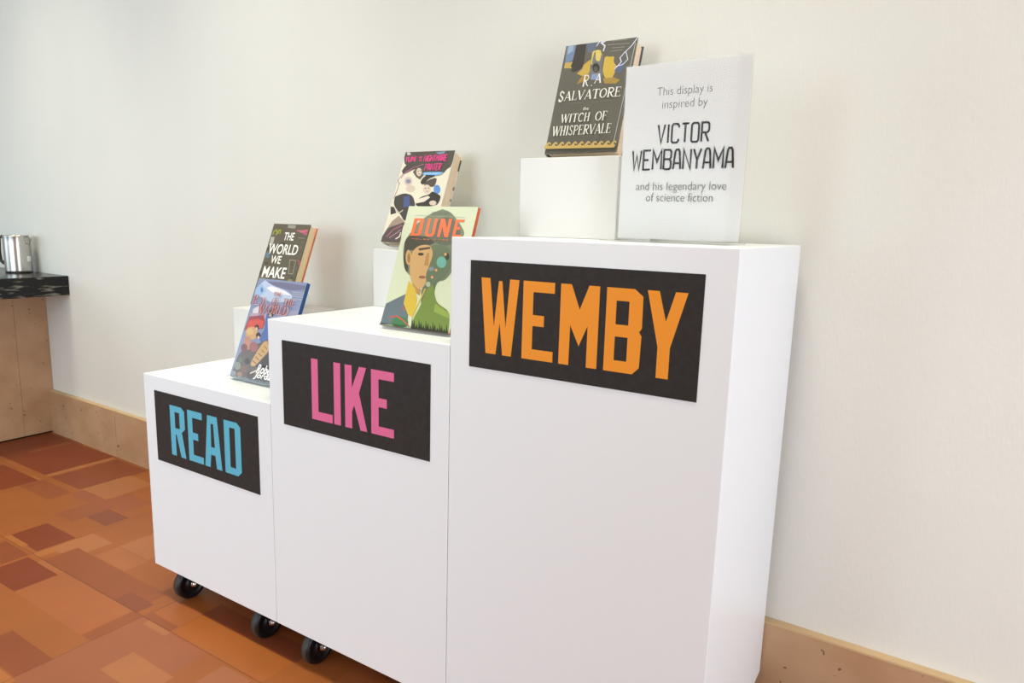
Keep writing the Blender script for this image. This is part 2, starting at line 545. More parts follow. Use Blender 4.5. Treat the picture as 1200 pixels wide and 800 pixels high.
def font_text(mb, s, box, m, y=0.0, weight=0.0, shear=0.0, keep=False):
    """built-in font, flattened to faces and fitted to box"""
    cu = bpy.data.curves.new('text', 'FONT')
    cu.body = s
    cu.size = 1.0
    cu.offset = weight
    cu.shear = shear
    cu.resolution_u = 3
    o = bpy.data.objects.new('text', cu)
    COL.objects.link(o)
    bpy.context.view_layer.update()
    ev = o.evaluated_get(bpy.context.evaluated_depsgraph_get())
    me = ev.to_mesh()
    vs = [v.co.copy() for v in me.vertices]
    fs = [tuple(p.vertices) for p in me.polygons]
    ev.to_mesh_clear()
    bpy.data.objects.remove(o)
    bpy.data.curves.remove(cu)
    x0, x1 = min(v.x for v in vs), max(v.x for v in vs)
    z0, z1 = min(v.y for v in vs), max(v.y for v in vs)
    kx = (box[2] - box[0]) / (x1 - x0)
    kz = (box[3] - box[1]) / (z1 - z0)
    mb.layer += 1
    yy = y - 0.00012 - mb.layer * 0.000012
    nv = [mb.bm.verts.new((box[0] + (v.x - x0) * kx, yy, box[1] + (v.y - z0) * kz)) for v in vs]
    k = mb.mi(m)
    for f in fs:
        a, b, c = (vs[i] for i in f[:3])
        try:
            q = mb.bm.faces.new([nv[i] for i in f])
        except ValueError:
            continue
        q.material_index = k
        q.normal_update()
        if q.normal.y > 0:
            q.normal_flip()
    return


# ------------------------------------------------------------------ data traced from the place
BOOK_POSE = {'witch': {'o': (0.942, 0.333, 1.1314), 't': 18.5, 'w': 0.16, 'h': 0.2395}, 'yumi': {'o': (0.497, 0.325, 0.9365), 't': 22.3, 'w': 0.155, 'h': 0.2385}, 'dune': {'o': (0.738, 0.0615, 0.7855), 't': 20.3, 'w': 0.17, 'h': 0.247}, 'world': {'o': (0.065, 0.272, 0.752), 't': 21.8, 'w': 0.147, 'h': 0.236}, 'eye': {'o': (0.219, 0.0895, 0.6036), 't': 22, 'w': 0.174, 'h': 0.252}}
FLOOR_PATCHES = [('R', -1.673, -1.141, 0.239, 0.497),
 ('R', -1.386, -1.1, 0.08, 0.2),
 ('M', -1.485, -1.452, 0.327, 0.484),
 ('L', -1.138, -1.11, 0.242, 0.49),
 ('M', -1.427, -1.275, 0.209, 0.214),
 ('Y', -1.163, -1.104, 0.201, 0.212),
 ('R2', -1.102, -0.889, 0.241, 0.482),
 ('R2', -1.102, -0.876, 0.402, 0.486),
 ('L', -0.885, -0.726, 0.249, 0.421),
 ('M', -1.099, -0.882, 0.134, 0.212),
 ('M2', -0.873, -0.632, 0.198, 0.246),
 ('M3', -0.74, -0.63, 0.09, 0.208),
 ('D', -0.634, -0.513, 0.137, 0.212),
 ('M2', -0.715, -0.567, 0.223, 0.324),
 ('R', -0.682, -0.502, -0.066, 0.042),
 ('Y', -0.682, -0.565, -0.079, -0.061),
 ('Y', -0.496, -0.457, -0.082, -0.021),
 ('L', -0.494, -0.379, -0.034, 0.087),
 ('M', -0.431, 0.028, -0.082, 0.012),
 ('D', -0.06, 0.047, -0.08, -0.035),
 ('L2', -0.34, -0.183, 0.014, 0.083),
 ('L', -0.342, -0.191, 0.087, 0.189),
 ('R', -0.484, -0.308, -0.205, -0.097),
 ('L2', -0.428, -0.312, -0.098, -0.083),
 ('R3', -0.646, -0.498, -0.156, -0.088),
 ('O2', -0.308, 0.029, -0.205, -0.082),
 ('R3', -0.118, 0.093, -0.362, -0.286),
 ('M', 0.033, 0.081, -0.205, -0.081),
 ('P', 0.074, 0.335, -0.366, -0.053),
 ('L', 0.196, 0.353, -0.247, -0.173),
 ('Y', 0.019, 0.091, -0.402, -0.366),
 ('M', 0.079, 0.188, -0.081, -0.057),
 ('L', 0.104, 0.193, -0.098, -0.081),
 ('Y2', 0.192, 0.521, -0.081, 0.008),
 ('P2', 0.405, 0.498, -0.154, -0.087),
 ('O2', 0.08, 0.186, -0.057, 0.008),
 ('R2', 0.184, 0.528, 0.006, 0.062)]
PIT = (-1.735, 0.460, 28)
ART = {
 'witch': [
  ('p',(112,132,165),[(0.012,1.021),(0.147,1.015),(0.167,0.924),(0.143,0.858),(0.035,0.823)]),
  ('p',(150,168,195),[(0.032,1.002),(0.112,0.999),(0.116,0.945),(0.045,0.916)]),
  ('p',(58,55,50),[(0.149,1.01),(0.292,1.012),(0.306,0.896),(0.314,0.77),(0.168,0.735),(0.138,0.791),(0.146,0.892)]),
  ('p',(95,105,125),[(0.293,1.006),(0.485,1.007),(0.464,0.951),(0.401,0.906),(0.335,0.911)]),
  ('p',(202,172,72),[(0.596,0.861),(0.669,0.849),(0.73,0.851),(0.728,0.799),(0.796,0.749),(0.775,0.695),(0.744,0.636),(0.657,0.654),(0.601,0.726),(0.596,0.8)]),
  ('p',(214,190,105),[(0.402,0.919),(0.483,0.929),(0.53,0.916),(0.584,0.785),(0.504,0.815),(0.417,0.785),(0.411,0.855)]),
  ('p',(196,165,78),[(0.406,0.847),(0.423,0.73),(0.371,0.684),(0.237,0.726),(0.303,0.763),(0.316,0.804)]),
  ('p',(190,165,85),[(0.035,0.839),(0.148,0.841),(0.125,0.805),(0.154,0.78),(0.035,0.788)]),
  ('p',(165,130,60),[(0.358,0.709),(0.458,0.716),(0.4,0.657),(0.268,0.624),(0.303,0.68)]),
  ('p',(165,135,65),[(0.626,0.659),(0.774,0.658),(0.868,0.628),(0.815,0.599),(0.666,0.608)]),
  ('p',(112,116,116),[(0.432,0.903),(0.453,0.918),(0.468,0.834),(0.535,0.813),(0.541,0.878),(0.561,0.893),(0.586,0.809),(0.573,0.769),(0.617,0.706),(0.605,0.644),(0.451,0.654),(0.411,0.719),(0.439,0.778),(0.429,0.829)]),
  ('p',(46,44,42),[(0.552,0.757),(0.553,0.741),(0.546,0.728),(0.532,0.719),(0.513,0.717),(0.493,0.722),(0.473,0.733),(0.458,0.747),(0.449,0.765),(0.447,0.781),(0.454,0.795),(0.468,0.803),(0.487,0.805),(0.508,0.8),(0.527,0.789),(0.543,0.774)]),
  ('p',(86,84,80),[(0.529,0.747),(0.53,0.738),(0.527,0.73),(0.519,0.725),(0.509,0.724),(0.497,0.727),(0.486,0.733),(0.478,0.741),(0.473,0.751),(0.472,0.761),(0.476,0.769),(0.483,0.773),(0.494,0.775),(0.505,0.772),(0.516,0.766),(0.524,0.757)]),
  ('p',(135,152,190),[(0.461,0.706),(0.562,0.706),(0.608,0.651),(0.456,0.657)]),
  ('p',(90,100,130),[(0.77,0.755),(0.853,0.806),(0.899,0.73),(0.837,0.691),(0.772,0.707)]),
  ('l',(214,218,240),[(0.564,1.022),(0.508,0.989),(0.568,0.956),(0.557,0.907)],0.018),
  ('l',(214,218,240),[(0.481,1.019),(0.447,0.965)],0.012),
  ('l',(214,218,240),[(1.012,1.007),(0.938,0.929),(0.854,0.871),(0.81,0.829),(0.838,0.791),(0.765,0.731)],0.012),
  ('l',(214,218,240),[(0.876,0.877),(0.92,0.808),(0.865,0.765),(0.771,0.754)],0.01),
  ('l',(190,192,190),[(0.98,0.95),(0.94,0.071)],0.007),  # highlight along the jacket fold, drawn as a pale line
  ('l',(165,165,160),[(0.652,0.993),(0.667,0.993)],0.009),
  ('l',(165,165,160),[(0.676,0.993),(0.69,0.992)],0.009),
  ('l',(165,165,160),[(0.699,0.992),(0.714,0.992)],0.009),
  ('l',(165,165,160),[(0.723,0.992),(0.738,0.991)],0.009),
  ('l',(165,165,160),[(0.747,0.991),(0.761,0.991)],0.009),
  ('l',(165,165,160),[(0.77,0.991),(0.785,0.99)],0.009),
  ('l',(165,165,160),[(0.794,0.99),(0.808,0.99)],0.009),
  ('l',(165,165,160),[(0.817,0.99),(0.832,0.989)],0.009),
  ('l',(165,165,160),[(0.84,0.989),(0.855,0.989)],0.009),
  ('l',(165,165,160),[(0.606,0.962),(0.627,0.962)],0.009),
  ('l',(165,165,160),[(0.64,0.961),(0.661,0.96)],0.009),
  ('l',(165,165,160),[(0.674,0.96),(0.695,0.959)],0.009),
  ('l',(165,165,160),[(0.708,0.958),(0.729,0.958)],0.009),
  ('l',(165,165,160),[(0.742,0.957),(0.763,0.956)],0.009),
  ('l',(165,165,160),[(0.775,0.956),(0.796,0.955)],0.009),
  ('l',(165,165,160),[(0.809,0.955),(0.829,0.954)],0.009),
  ('l',(165,165,160),[(0.842,0.953),(0.863,0.953)],0.009),
  ('l',(165,165,160),[(0.875,0.952),(0.896,0.951)],0.009),
  ('l',(165,165,160),[(0.676,0.927),(0.688,0.927)],0.009),
  ('l',(165,165,160),[(0.695,0.927),(0.707,0.926)],0.009),
  ('l',(165,165,160),[(0.715,0.926),(0.727,0.926)],0.009),
  ('l',(165,165,160),[(0.734,0.926),(0.746,0.926)],0.009),
  ('l',(165,165,160),[(0.753,0.925),(0.765,0.925)],0.009),
  ('l',(165,165,160),[(0.772,0.925),(0.784,0.925)],0.009),
  ('l',(165,165,160),[(0.791,0.924),(0.803,0.924)],0.009),
  ('l',(165,165,160),[(0.81,0.924),(0.822,0.924)],0.009),
  ('l',(165,165,160),[(0.829,0.924),(0.841,0.923)],0.009),
  ('l',(165,165,160),[(0.667,0.898),(0.679,0.898)],0.009),
  ('l',(165,165,160),[(0.686,0.898),(0.697,0.898)],0.009),
  ('l',(165,165,160),[(0.704,0.898),(0.715,0.898)],0.009),
  ('l',(165,165,160),[(0.722,0.898),(0.734,0.898)],0.009),
  ('l',(165,165,160),[(0.74,0.898),(0.752,0.898)],0.009),
  ('l',(165,165,160),[(0.759,0.898),(0.77,0.898)],0.009),
  ('l',(165,165,160),[(0.777,0.898),(0.788,0.898)],0.009),
  ('l',(165,165,160),[(0.795,0.899),(0.806,0.899)],0.009),
  ('l',(165,165,160),[(0.813,0.899),(0.824,0.899)],0.009),
  ('s', (240, 238, 232), 'R', (0.351, 0.597, 0.441, 0.704)),
  ('s', (240, 238, 232), '.', (0.482, 0.596, 0.494, 0.605)),
  ('s', (240, 238, 232), 'A', (0.518, 0.617, 0.613, 0.703)),
  ('s', (240, 238, 232), 'SALVATORE', (0.054, 0.477, 0.917, 0.564)),
  ('s', (240, 238, 232), 'S', (0.052, 0.467, 0.121, 0.567)),
  ('b', (240, 238, 232), 'the', (0.439, 0.376, 0.517, 0.405)),
  ('s', (240, 238, 232), 'WITCH', (0.151, 0.273, 0.558, 0.351)),
  ('s', (240, 238, 232), 'OF', (0.637, 0.271, 0.799, 0.354)),
  ('s', (240, 238, 232), 'WHISPERVALE', (0.067, 0.154, 0.886, 0.241)),
  ('l',(120,115,95),[(0.155,0.444),(0.414,0.441)],0.004),
  ('l',(120,115,95),[(0.541,0.44),(0.838,0.438)],0.004),
  ('l',(120,110,80),[(0.146,0.138),(0.903,0.131)],0.004),
  ('p',(196,166,98),[(-0.021,0.037),(0.977,0.026),(0.984,0.051),(-0.016,0.063)]),
  ('p',(196,166,98),[(-0.012,0.06),(0.019,0.079),(0.045,0.098),(0.073,0.094),(0.089,0.077),(0.078,0.069),(0.067,0.081),(0.051,0.082),(0.052,0.062),(0.09,0.057)]),
  ('p',(196,166,98),[(0.084,0.059),(0.115,0.078),(0.141,0.097),(0.169,0.093),(0.184,0.076),(0.174,0.068),(0.162,0.08),(0.146,0.08),(0.147,0.061),(0.185,0.057)]),
  ('p',(196,166,98),[(0.18,0.058),(0.21,0.077),(0.236,0.096),(0.263,0.092),(0.279,0.075),(0.268,0.067),(0.257,0.079),(0.241,0.079),(0.242,0.06),(0.28,0.056)]),
  ('p',(196,166,98),[(0.274,0.057),(0.304,0.076),(0.329,0.095),(0.356,0.091),(0.372,0.074),(0.361,0.066),(0.35,0.078),(0.334,0.078),(0.335,0.059),(0.373,0.055)]),
  ('p',(196,166,98),[(0.367,0.056),(0.397,0.075),(0.422,0.094),(0.449,0.09),(0.464,0.073),(0.453,0.065),(0.442,0.077),(0.427,0.077),(0.428,0.058),(0.465,0.054)]),
  ('p',(196,166,98),[(0.459,0.056),(0.489,0.074),(0.513,0.093),(0.54,0.089),(0.555,0.072),(0.545,0.065),(0.534,0.076),(0.518,0.076),(0.519,0.057),(0.556,0.053)]),
  ('p',(196,166,98),[(0.55,0.055),(0.58,0.073),(0.604,0.092),(0.63,0.088),(0.645,0.071),(0.635,0.064),(0.624,0.075),(0.609,0.075),(0.61,0.056),(0.646,0.052)]),
  ('p',(196,166,98),[(0.64,0.054),(0.669,0.072),(0.694,0.091),(0.719,0.087),(0.734,0.07),(0.724,0.063),(0.713,0.074),(0.698,0.075),(0.699,0.055),(0.735,0.051)]),
  ('p',(196,166,98),[(0.729,0.053),(0.758,0.071),(0.782,0.089),(0.808,0.086),(0.822,0.069),(0.812,0.062),(0.802,0.073),(0.787,0.074),(0.788,0.055),(0.823,0.051)]),
  ('p',(196,166,98),[(0.817,0.052),(0.846,0.07),(0.87,0.088),(0.895,0.085),(0.909,0.069),(0.899,0.061),(0.889,0.072),(0.874,0.073),(0.875,0.054),(0.91,0.05)]),
  ('p',(196,166,98),[(0.905,0.051),(0.933,0.069),(0.956,0.087),(0.981,0.084),(0.995,0.068),(0.986,0.06),(0.975,0.071),(0.961,0.072),(0.962,0.053),(0.996,0.049)]),
 ],
 'yumi': [
  ('p',(78,74,68),[(-0.001,1.01),(0.993,0.998),(1.008,0.874),(0.987,0.818),(0.927,0.793),(0.883,0.744),(0.513,0.748),(0.333,0.801),(0.05,0.852),(-0.006,0.939)]),
  ('p',(120,140,165),[(0.619,0.985),(0.804,0.996),(0.798,0.969),(0.7,0.959)]),
  ('p',(200,196,186),[(0.029,0.995),(0.092,0.997),(0.124,0.968),(0.057,0.963)]),
  ('p',(72,68,62),[(0.03,0.789),(0.088,0.862),(0.404,0.857),(0.484,0.825),(0.276,0.802),(0.117,0.749),(0.055,0.758)]),
  ('l',(165,100,130),[(0.054,0.703),(0.117,0.777),(0.252,0.822),(0.446,0.856)],0.012),
  ('l',(165,100,130),[(0.061,0.633),(-0.007,0.68),(0.063,0.746),(0.248,0.802)],0.012),
  ('l',(165,100,130),[(0.014,0.47),(0.045,0.579),(0.049,0.656)],0.012),
  ('p',(92,84,76),[(0.263,0.771),(0.323,0.821),(0.442,0.819),(0.505,0.737),(0.453,0.684),(0.363,0.713)]),
  ('p',(212,194,176),[(0.448,0.769),(0.452,0.751),(0.447,0.736),(0.434,0.726),(0.414,0.723),(0.391,0.727),(0.368,0.737),(0.348,0.752),(0.335,0.77),(0.33,0.788),(0.335,0.803),(0.348,0.813),(0.368,0.816),(0.392,0.812),(0.415,0.802),(0.435,0.786)]),
  ('p',(70,62,58),[(0.432,0.783),(0.432,0.781),(0.43,0.779),(0.426,0.778),(0.421,0.778),(0.415,0.779),(0.41,0.78),(0.406,0.781),(0.404,0.783),(0.404,0.785),(0.407,0.786),(0.411,0.787),(0.416,0.787),(0.421,0.787),(0.427,0.786),(0.43,0.784)]),
  ('p',(70,62,58),[(0.38,0.78),(0.38,0.778),(0.378,0.777),(0.374,0.776),(0.368,0.776),(0.363,0.776),(0.358,0.777),(0.354,0.779),(0.352,0.78),(0.352,0.782),(0.354,0.784),(0.359,0.785),(0.364,0.785),(0.369,0.785),(0.374,0.783),(0.378,0.782)]),
  ('p',(150,95,95),[(0.431,0.746),(0.43,0.744),(0.427,0.743),(0.421,0.742),(0.413,0.741),(0.406,0.742),(0.399,0.743),(0.394,0.744),(0.391,0.746),(0.392,0.748),(0.396,0.749),(0.402,0.75),(0.409,0.751),(0.417,0.75),(0.424,0.749),(0.429,0.748)]),
  ('p',(205,190,182),[(0.31,0.667),(0.313,0.647),(0.303,0.63),(0.282,0.619),(0.251,0.615),(0.216,0.619),(0.182,0.631),(0.155,0.648),(0.138,0.668),(0.134,0.688),(0.144,0.705),(0.167,0.717),(0.198,0.72),(0.233,0.716),(0.266,0.704),(0.293,0.687)]),
  ('p',(140,132,160),[(0.276,0.667),(0.277,0.658),(0.269,0.65),(0.256,0.644),(0.237,0.643),(0.216,0.645),(0.197,0.65),(0.181,0.658),(0.173,0.668),(0.172,0.677),(0.179,0.685),(0.193,0.691),(0.212,0.692),(0.232,0.69),(0.252,0.685),(0.267,0.677)]),
  ('p',(210,192,176),[(0.41,0.585),(0.41,0.57),(0.396,0.557),(0.369,0.549),(0.334,0.546),(0.296,0.549),(0.26,0.557),(0.232,0.57),(0.217,0.586),(0.217,0.601),(0.231,0.614),(0.258,0.623),(0.294,0.626),(0.332,0.622),(0.368,0.614),(0.395,0.601)]),
  ('p',(58,54,50),[(0.472,0.646),(0.494,0.702),(0.559,0.729),(0.509,0.757),(0.664,0.749),(0.758,0.724),(0.611,0.689),(0.561,0.623)]),
  ('p',(84,76,70),[(0.578,0.544),(0.564,0.644),(0.621,0.68),(0.781,0.709),(0.79,0.634),(0.754,0.598),(0.63,0.616)]),
  ('p',(212,196,180),[(0.719,0.58),(0.722,0.561),(0.713,0.545),(0.694,0.534),(0.667,0.53),(0.635,0.534),(0.605,0.545),(0.58,0.561),(0.565,0.58),(0.562,0.599),(0.57,0.616),(0.59,0.626),(0.618,0.63),(0.649,0.626),(0.679,0.615),(0.704,0.599)]),
  ('p',(70,62,58),[(0.624,0.589),(0.624,0.587),(0.622,0.586),(0.618,0.585),(0.613,0.585),(0.607,0.585),(0.602,0.586),(0.599,0.588),(0.597,0.589),(0.597,0.591),(0.599,0.593),(0.603,0.593),(0.608,0.594),(0.614,0.593),(0.619,0.592),(0.622,0.591)]),
  ('p',(70,62,58),[(0.683,0.592),(0.683,0.59),(0.68,0.589),(0.677,0.588),(0.671,0.588),(0.666,0.588),(0.661,0.589),(0.657,0.59),(0.656,0.592),(0.656,0.594),(0.658,0.595),(0.662,0.596),(0.667,0.597),(0.672,0.596),(0.677,0.595),(0.681,0.594)]),
  ('p',(160,110,105),[(0.679,0.556),(0.678,0.554),(0.675,0.553),(0.669,0.552),(0.662,0.551),(0.654,0.552),(0.648,0.553),(0.643,0.554),(0.64,0.556),(0.641,0.558),(0.644,0.559),(0.65,0.56),(0.657,0.561),(0.665,0.56),(0.671,0.559),(0.676,0.558)]),
  ('p',(88,140,208),[(0.909,0.576),(0.913,0.558),(0.906,0.542),(0.889,0.531),(0.865,0.527),(0.838,0.531),(0.811,0.542),(0.789,0.558),(0.775,0.577),(0.771,0.596),(0.777,0.612),(0.794,0.622),(0.818,0.626),(0.846,0.622),(0.873,0.611),(0.895,0.595)]),
  ('p',(48,44,42),[(0.756,0.559),(0.873,0.529),(0.947,0.508),(0.955,0.458),(0.914,0.399),(0.539,0.387),(0.483,0.432),(0.567,0.499),(0.719,0.523)]),
  ('p',(222,212,200),[(0.489,0.465),(0.699,0.508),(0.751,0.49),(0.655,0.442),(0.488,0.423)]),
  ('p',(212,192,178),[(0.901,0.431),(0.9,0.421),(0.89,0.412),(0.87,0.406),(0.844,0.404),(0.817,0.406),(0.791,0.412),(0.772,0.42),(0.761,0.431),(0.762,0.441),(0.773,0.45),(0.793,0.455),(0.818,0.458),(0.846,0.456),(0.872,0.45),(0.891,0.441)]),
  ('p',(66,62,60),[(0.035,0.498),(0.204,0.538),(0.392,0.514),(0.512,0.396),(0.497,0.261),(0.37,0.223),(0.25,0.303),(0.048,0.406)]),
  ('p',(72,88,138),[(0.219,0.498),(0.328,0.508),(0.401,0.396),(0.268,0.379)]),
  ('l',(200,190,180),[(0.025,0.393),(0.208,0.318),(0.278,0.349)],0.02),
  ('p',(60,56,52),[(-0.006,0.387),(0.078,0.381),(0.157,0.318),(0.046,0.298)]),
  ('p',(158,138,126),[(0.224,0.288),(0.427,0.2),(0.217,0.137),(0.045,0.133),(0.113,0.226)]),
  ('p',(86,72,72),[(-0.024,0.056),(0.062,0.156),(0.272,0.195),(0.373,0.229),(0.37,0.125),(0.407,-0.003),(-0.004,-0.004)]),
  ('l',(165,95,115),[(0.087,0.055),(0.188,0.136),(0.34,0.184)],0.02),
  ('l',(190,150,160),[(0.15,0.045),(0.288,0.108),(0.343,0.139)],0.012),
  ('l',(232,226,214),[(0.286,0.036),(0.353,0.064),(0.356,0.109)],0.02),
  ('c', (222, 70, 138), 'YUMI', (0.042, 0.886, 0.262, 0.948)),
  ('c', (222, 70, 138), 'AND', (0.318, 0.919, 0.379, 0.944)),
  ('c', (222, 70, 138), 'THE', (0.331, 0.885, 0.392, 0.91)),
  ('c', (222, 70, 138), 'NIGHTMARE', (0.424, 0.881, 0.887, 0.953)),
  ('c', (222, 70, 138), 'PAINTER', (0.494, 0.782, 0.812, 0.857)),
  ('p',(104,168,226),[(0.481,0.736),(0.48,0.759),(0.589,0.764),(0.882,0.763),(0.88,0.746),(0.797,0.726),(0.648,0.729)]),
  ('b', (206, 224, 242), 'BRANDON SANDERSON', (0.518, 0.737, 0.834, 0.755)),
 ],
 'dune': [
  ('p',(112,120,98),[(0.081,0.596),(0.062,0.7),(0.123,0.777),(0.183,0.853),(0.345,0.937),(0.507,0.979),(0.643,0.955),(0.804,0.863),(0.914,0.779),(0.836,0.721),(0.82,0.578),(0.859,0.481),(0.773,0.393),(0.645,0.401),(0.564,0.354),(0.414,0.347),(0.249,0.426),(0.165,0.466)]),
  ('p',(62,60,46),[(0.108,0.597),(0.062,0.7),(0.119,0.754),(0.267,0.75),(0.399,0.746),(0.54,0.716),(0.455,0.674),(0.3,0.674),(0.242,0.624),(0.174,0.635),(0.196,0.512),(0.234,0.437),(0.165,0.466),(0.108,0.553)]),
  ('p',(86,92,76),[(0.402,0.739),(0.488,0.902),(0.658,0.919),(0.845,0.821),(0.836,0.721),(0.684,0.671),(0.522,0.698)]),
  ('p',(198,158,104),[(0.227,0.569),(0.234,0.544),(0.233,0.523),(0.225,0.509),(0.21,0.503),(0.191,0.508),(0.17,0.521),(0.152,0.541),(0.137,0.566),(0.13,0.59),(0.131,0.612),(0.139,0.626),(0.154,0.631),(0.173,0.627),(0.194,0.614),(0.213,0.593)]),
  ('p',(150,108,66),[(0.211,0.562),(0.216,0.547),(0.217,0.533),(0.214,0.524),(0.208,0.521),(0.198,0.524),(0.188,0.532),(0.177,0.545),(0.169,0.561),(0.164,0.576),(0.163,0.59),(0.165,0.599),(0.172,0.602),(0.182,0.6),(0.192,0.591),(0.202,0.578)]),
  ('p',(200,160,104),[(0.206,0.615),(0.3,0.674),(0.452,0.681),(0.532,0.611),(0.51,0.495),(0.491,0.437),(0.533,0.367),(0.478,0.317),(0.424,0.323),(0.306,0.367),(0.236,0.469)]),
  ('p',(176,130,80),[(0.432,0.608),(0.47,0.615),(0.5,0.506),(0.436,0.512)]),
  ('p',(94,110,82),[(0.452,0.681),(0.677,0.688),(0.791,0.62),(0.829,0.494),(0.748,0.406),(0.662,0.373),(0.695,0.192),(0.559,0.127),(0.474,0.314),(0.533,0.367),(0.491,0.437),(0.51,0.495),(0.532,0.611)]),
  ('p',(70,52,38),[(0.294,0.645),(0.459,0.664),(0.471,0.648),(0.319,0.628)]),
  ('p',(60,46,34),[(0.396,0.601),(0.394,0.596),(0.387,0.592),(0.374,0.589),(0.357,0.588),(0.34,0.588),(0.325,0.59),(0.314,0.594),(0.309,0.598),(0.31,0.603),(0.318,0.607),(0.331,0.61),(0.347,0.611),(0.364,0.611),(0.38,0.609),(0.391,0.605)]),
  ('p',(160,96,76),[(0.502,0.417),(0.5,0.412),(0.491,0.407),(0.476,0.404),(0.457,0.402),(0.438,0.402),(0.42,0.404),(0.407,0.408),(0.401,0.412),(0.403,0.417),(0.412,0.422),(0.427,0.426),(0.446,0.427),(0.466,0.427),(0.484,0.425),(0.496,0.422)]),
  ('l',(110,70,50),[(0.401,0.412),(0.503,0.414)],0.006),
  ('p',(176,136,84),[(0.314,0.368),(0.424,0.323),(0.484,0.314),(0.475,0.264),(0.4,0.289)]),
  ('p',(104,168,156),[(0.742,0.547),(0.744,0.529),(0.735,0.514),(0.717,0.503),(0.692,0.498),(0.665,0.501),(0.638,0.51),(0.617,0.524),(0.604,0.542),(0.602,0.56),(0.611,0.575),(0.629,0.586),(0.654,0.591),(0.682,0.588),(0.708,0.579),(0.729,0.564)]),
  ('p',(40,50,44),[(0.765,0.593),(0.767,0.582),(0.764,0.573),(0.757,0.567),(0.747,0.564),(0.735,0.566),(0.723,0.572),(0.713,0.581),(0.706,0.591),(0.704,0.602),(0.707,0.611),(0.714,0.618),(0.724,0.62),(0.736,0.619),(0.748,0.613),(0.758,0.604)]),
  ('p',(222,158,96),[(0.721,0.61),(0.721,0.606),(0.719,0.602),(0.714,0.599),(0.708,0.598),(0.701,0.599),(0.695,0.601),(0.69,0.605),(0.687,0.609),(0.686,0.613),(0.688,0.617),(0.693,0.62),(0.699,0.621),(0.706,0.62),(0.713,0.618),(0.718,0.615)]),
  ('p',(222,158,96),[(0.643,0.479),(0.643,0.475),(0.641,0.471),(0.636,0.468),(0.63,0.467),(0.623,0.468),(0.617,0.47),(0.611,0.473),(0.608,0.478),(0.608,0.482),(0.61,0.486),(0.615,0.488),(0.621,0.489),(0.628,0.489),(0.634,0.487),(0.64,0.483)]),
  ('p',(222,158,96),[(0.609,0.42),(0.61,0.416),(0.608,0.412),(0.603,0.41),(0.597,0.409),(0.59,0.409),(0.583,0.411),(0.578,0.415),(0.575,0.419),(0.574,0.423),(0.577,0.427),(0.581,0.43),(0.587,0.431),(0.594,0.43),(0.601,0.428),(0.606,0.425)]),
  ('p',(165,178,160),[(0.593,0.363),(0.594,0.355),(0.59,0.348),(0.582,0.343),(0.57,0.34),(0.557,0.341),(0.545,0.345),(0.535,0.352),(0.529,0.36),(0.528,0.368),(0.532,0.375),(0.541,0.38),(0.552,0.382),(0.565,0.381),(0.578,0.377),(0.588,0.371)]),
  ('p',(120,140,150),[(0.594,0.487),(0.594,0.48),(0.588,0.475),(0.576,0.47),(0.562,0.468),(0.546,0.469),(0.531,0.472),(0.52,0.477),(0.515,0.484),(0.515,0.49),(0.521,0.496),(0.533,0.5),(0.548,0.502),(0.563,0.502),(0.578,0.498),(0.589,0.493)]),
  ('p',(96,110,118),[(-0.011,-0.0),(0.014,0.172),(0.129,0.216),(0.271,0.267),(0.36,0.172),(0.401,0.032)]),
  ('p',(206,176,56),[(0.271,0.376),(0.391,0.317),(0.457,0.234),(0.464,0.082),(0.372,0.108),(0.273,0.192)]),
  ('p',(112,134,58),[(0.632,0.372),(0.708,0.249),(0.774,0.211),(0.951,0.164),(0.992,-0.013),(0.466,-0.013),(0.464,0.082),(0.523,0.182),(0.556,0.325)]),
  ('p',(140,160,70),[(0.723,0.215),(0.943,0.152),(0.955,0.112),(0.724,0.152)]),
  ('l',(196,170,56),[(0.536,0.324),(0.453,0.106)],0.02),
  ('p',(62,118,74),[(0.411,0.044),(0.409,0.025),(0.39,0.008),(0.355,-0.005),(0.31,-0.012),(0.262,-0.011),(0.217,-0.004),(0.184,0.009),(0.166,0.027),(0.167,0.046),(0.187,0.063),(0.223,0.076),(0.268,0.083),(0.317,0.082),(0.361,0.075),(0.394,0.061)]),
  ('l',(200,76,54),[(0.116,0.067),(0.22,0.084),(0.322,0.058),(0.428,0.017)],0.014),
  ('l',(200,76,54),[(0.258,0.165),(0.312,0.133)],0.012),
  ('p',(48,54,30),[(0.465,-0.009),(0.444,0.092),(0.483,0.032),(0.488,0.068),(0.526,0.009),(0.531,0.046),(0.569,-0.013),(0.545,0.088),(0.583,0.029),(0.588,0.065),(0.626,0.006),(0.63,0.042),(0.668,-0.016),(0.645,0.085),(0.682,0.026),(0.687,0.062),(0.724,0.004),(0.729,0.04),(0.766,-0.019),(0.744,0.082),(0.78,0.023),(0.785,0.059),(0.821,0.001),(0.826,0.037),(0.862,-0.021),(0.841,0.078),(0.877,0.02),(0.881,0.056),(0.917,-0.002),(0.922,0.034),(0.957,-0.024),(0.936,0.075),(0.972,0.018),(0.992,-0.013)]),
  ('l',(150,160,135),[(0.127,0.923),(0.853,0.911)],0.004),
  ('b', (105, 115, 105), 'VOLUME ONE', (0.368, 0.93, 0.623, 0.956)),
  ('k', (240, 104, 52), 'D', (0.131, 0.749, 0.287, 0.897)),
  ('k', (240, 104, 52), 'U', (0.339, 0.748, 0.481, 0.899)),
  ('k', (240, 104, 52), 'N', (0.525, 0.748, 0.683, 0.899)),
  ('k', (240, 104, 52), 'E', (0.737, 0.751, 0.862, 0.894)),
  ('c', (176, 104, 70), 'HOUSE ATREIDES', (0.16, 0.715, 0.905, 0.731)),
 ],
 'world': [
  ('p',(108,100,84),[(0.018,0.892),(0.011,0.886),(-0.086,0.881),(-0.126,0.919),(0.02,0.897)]),
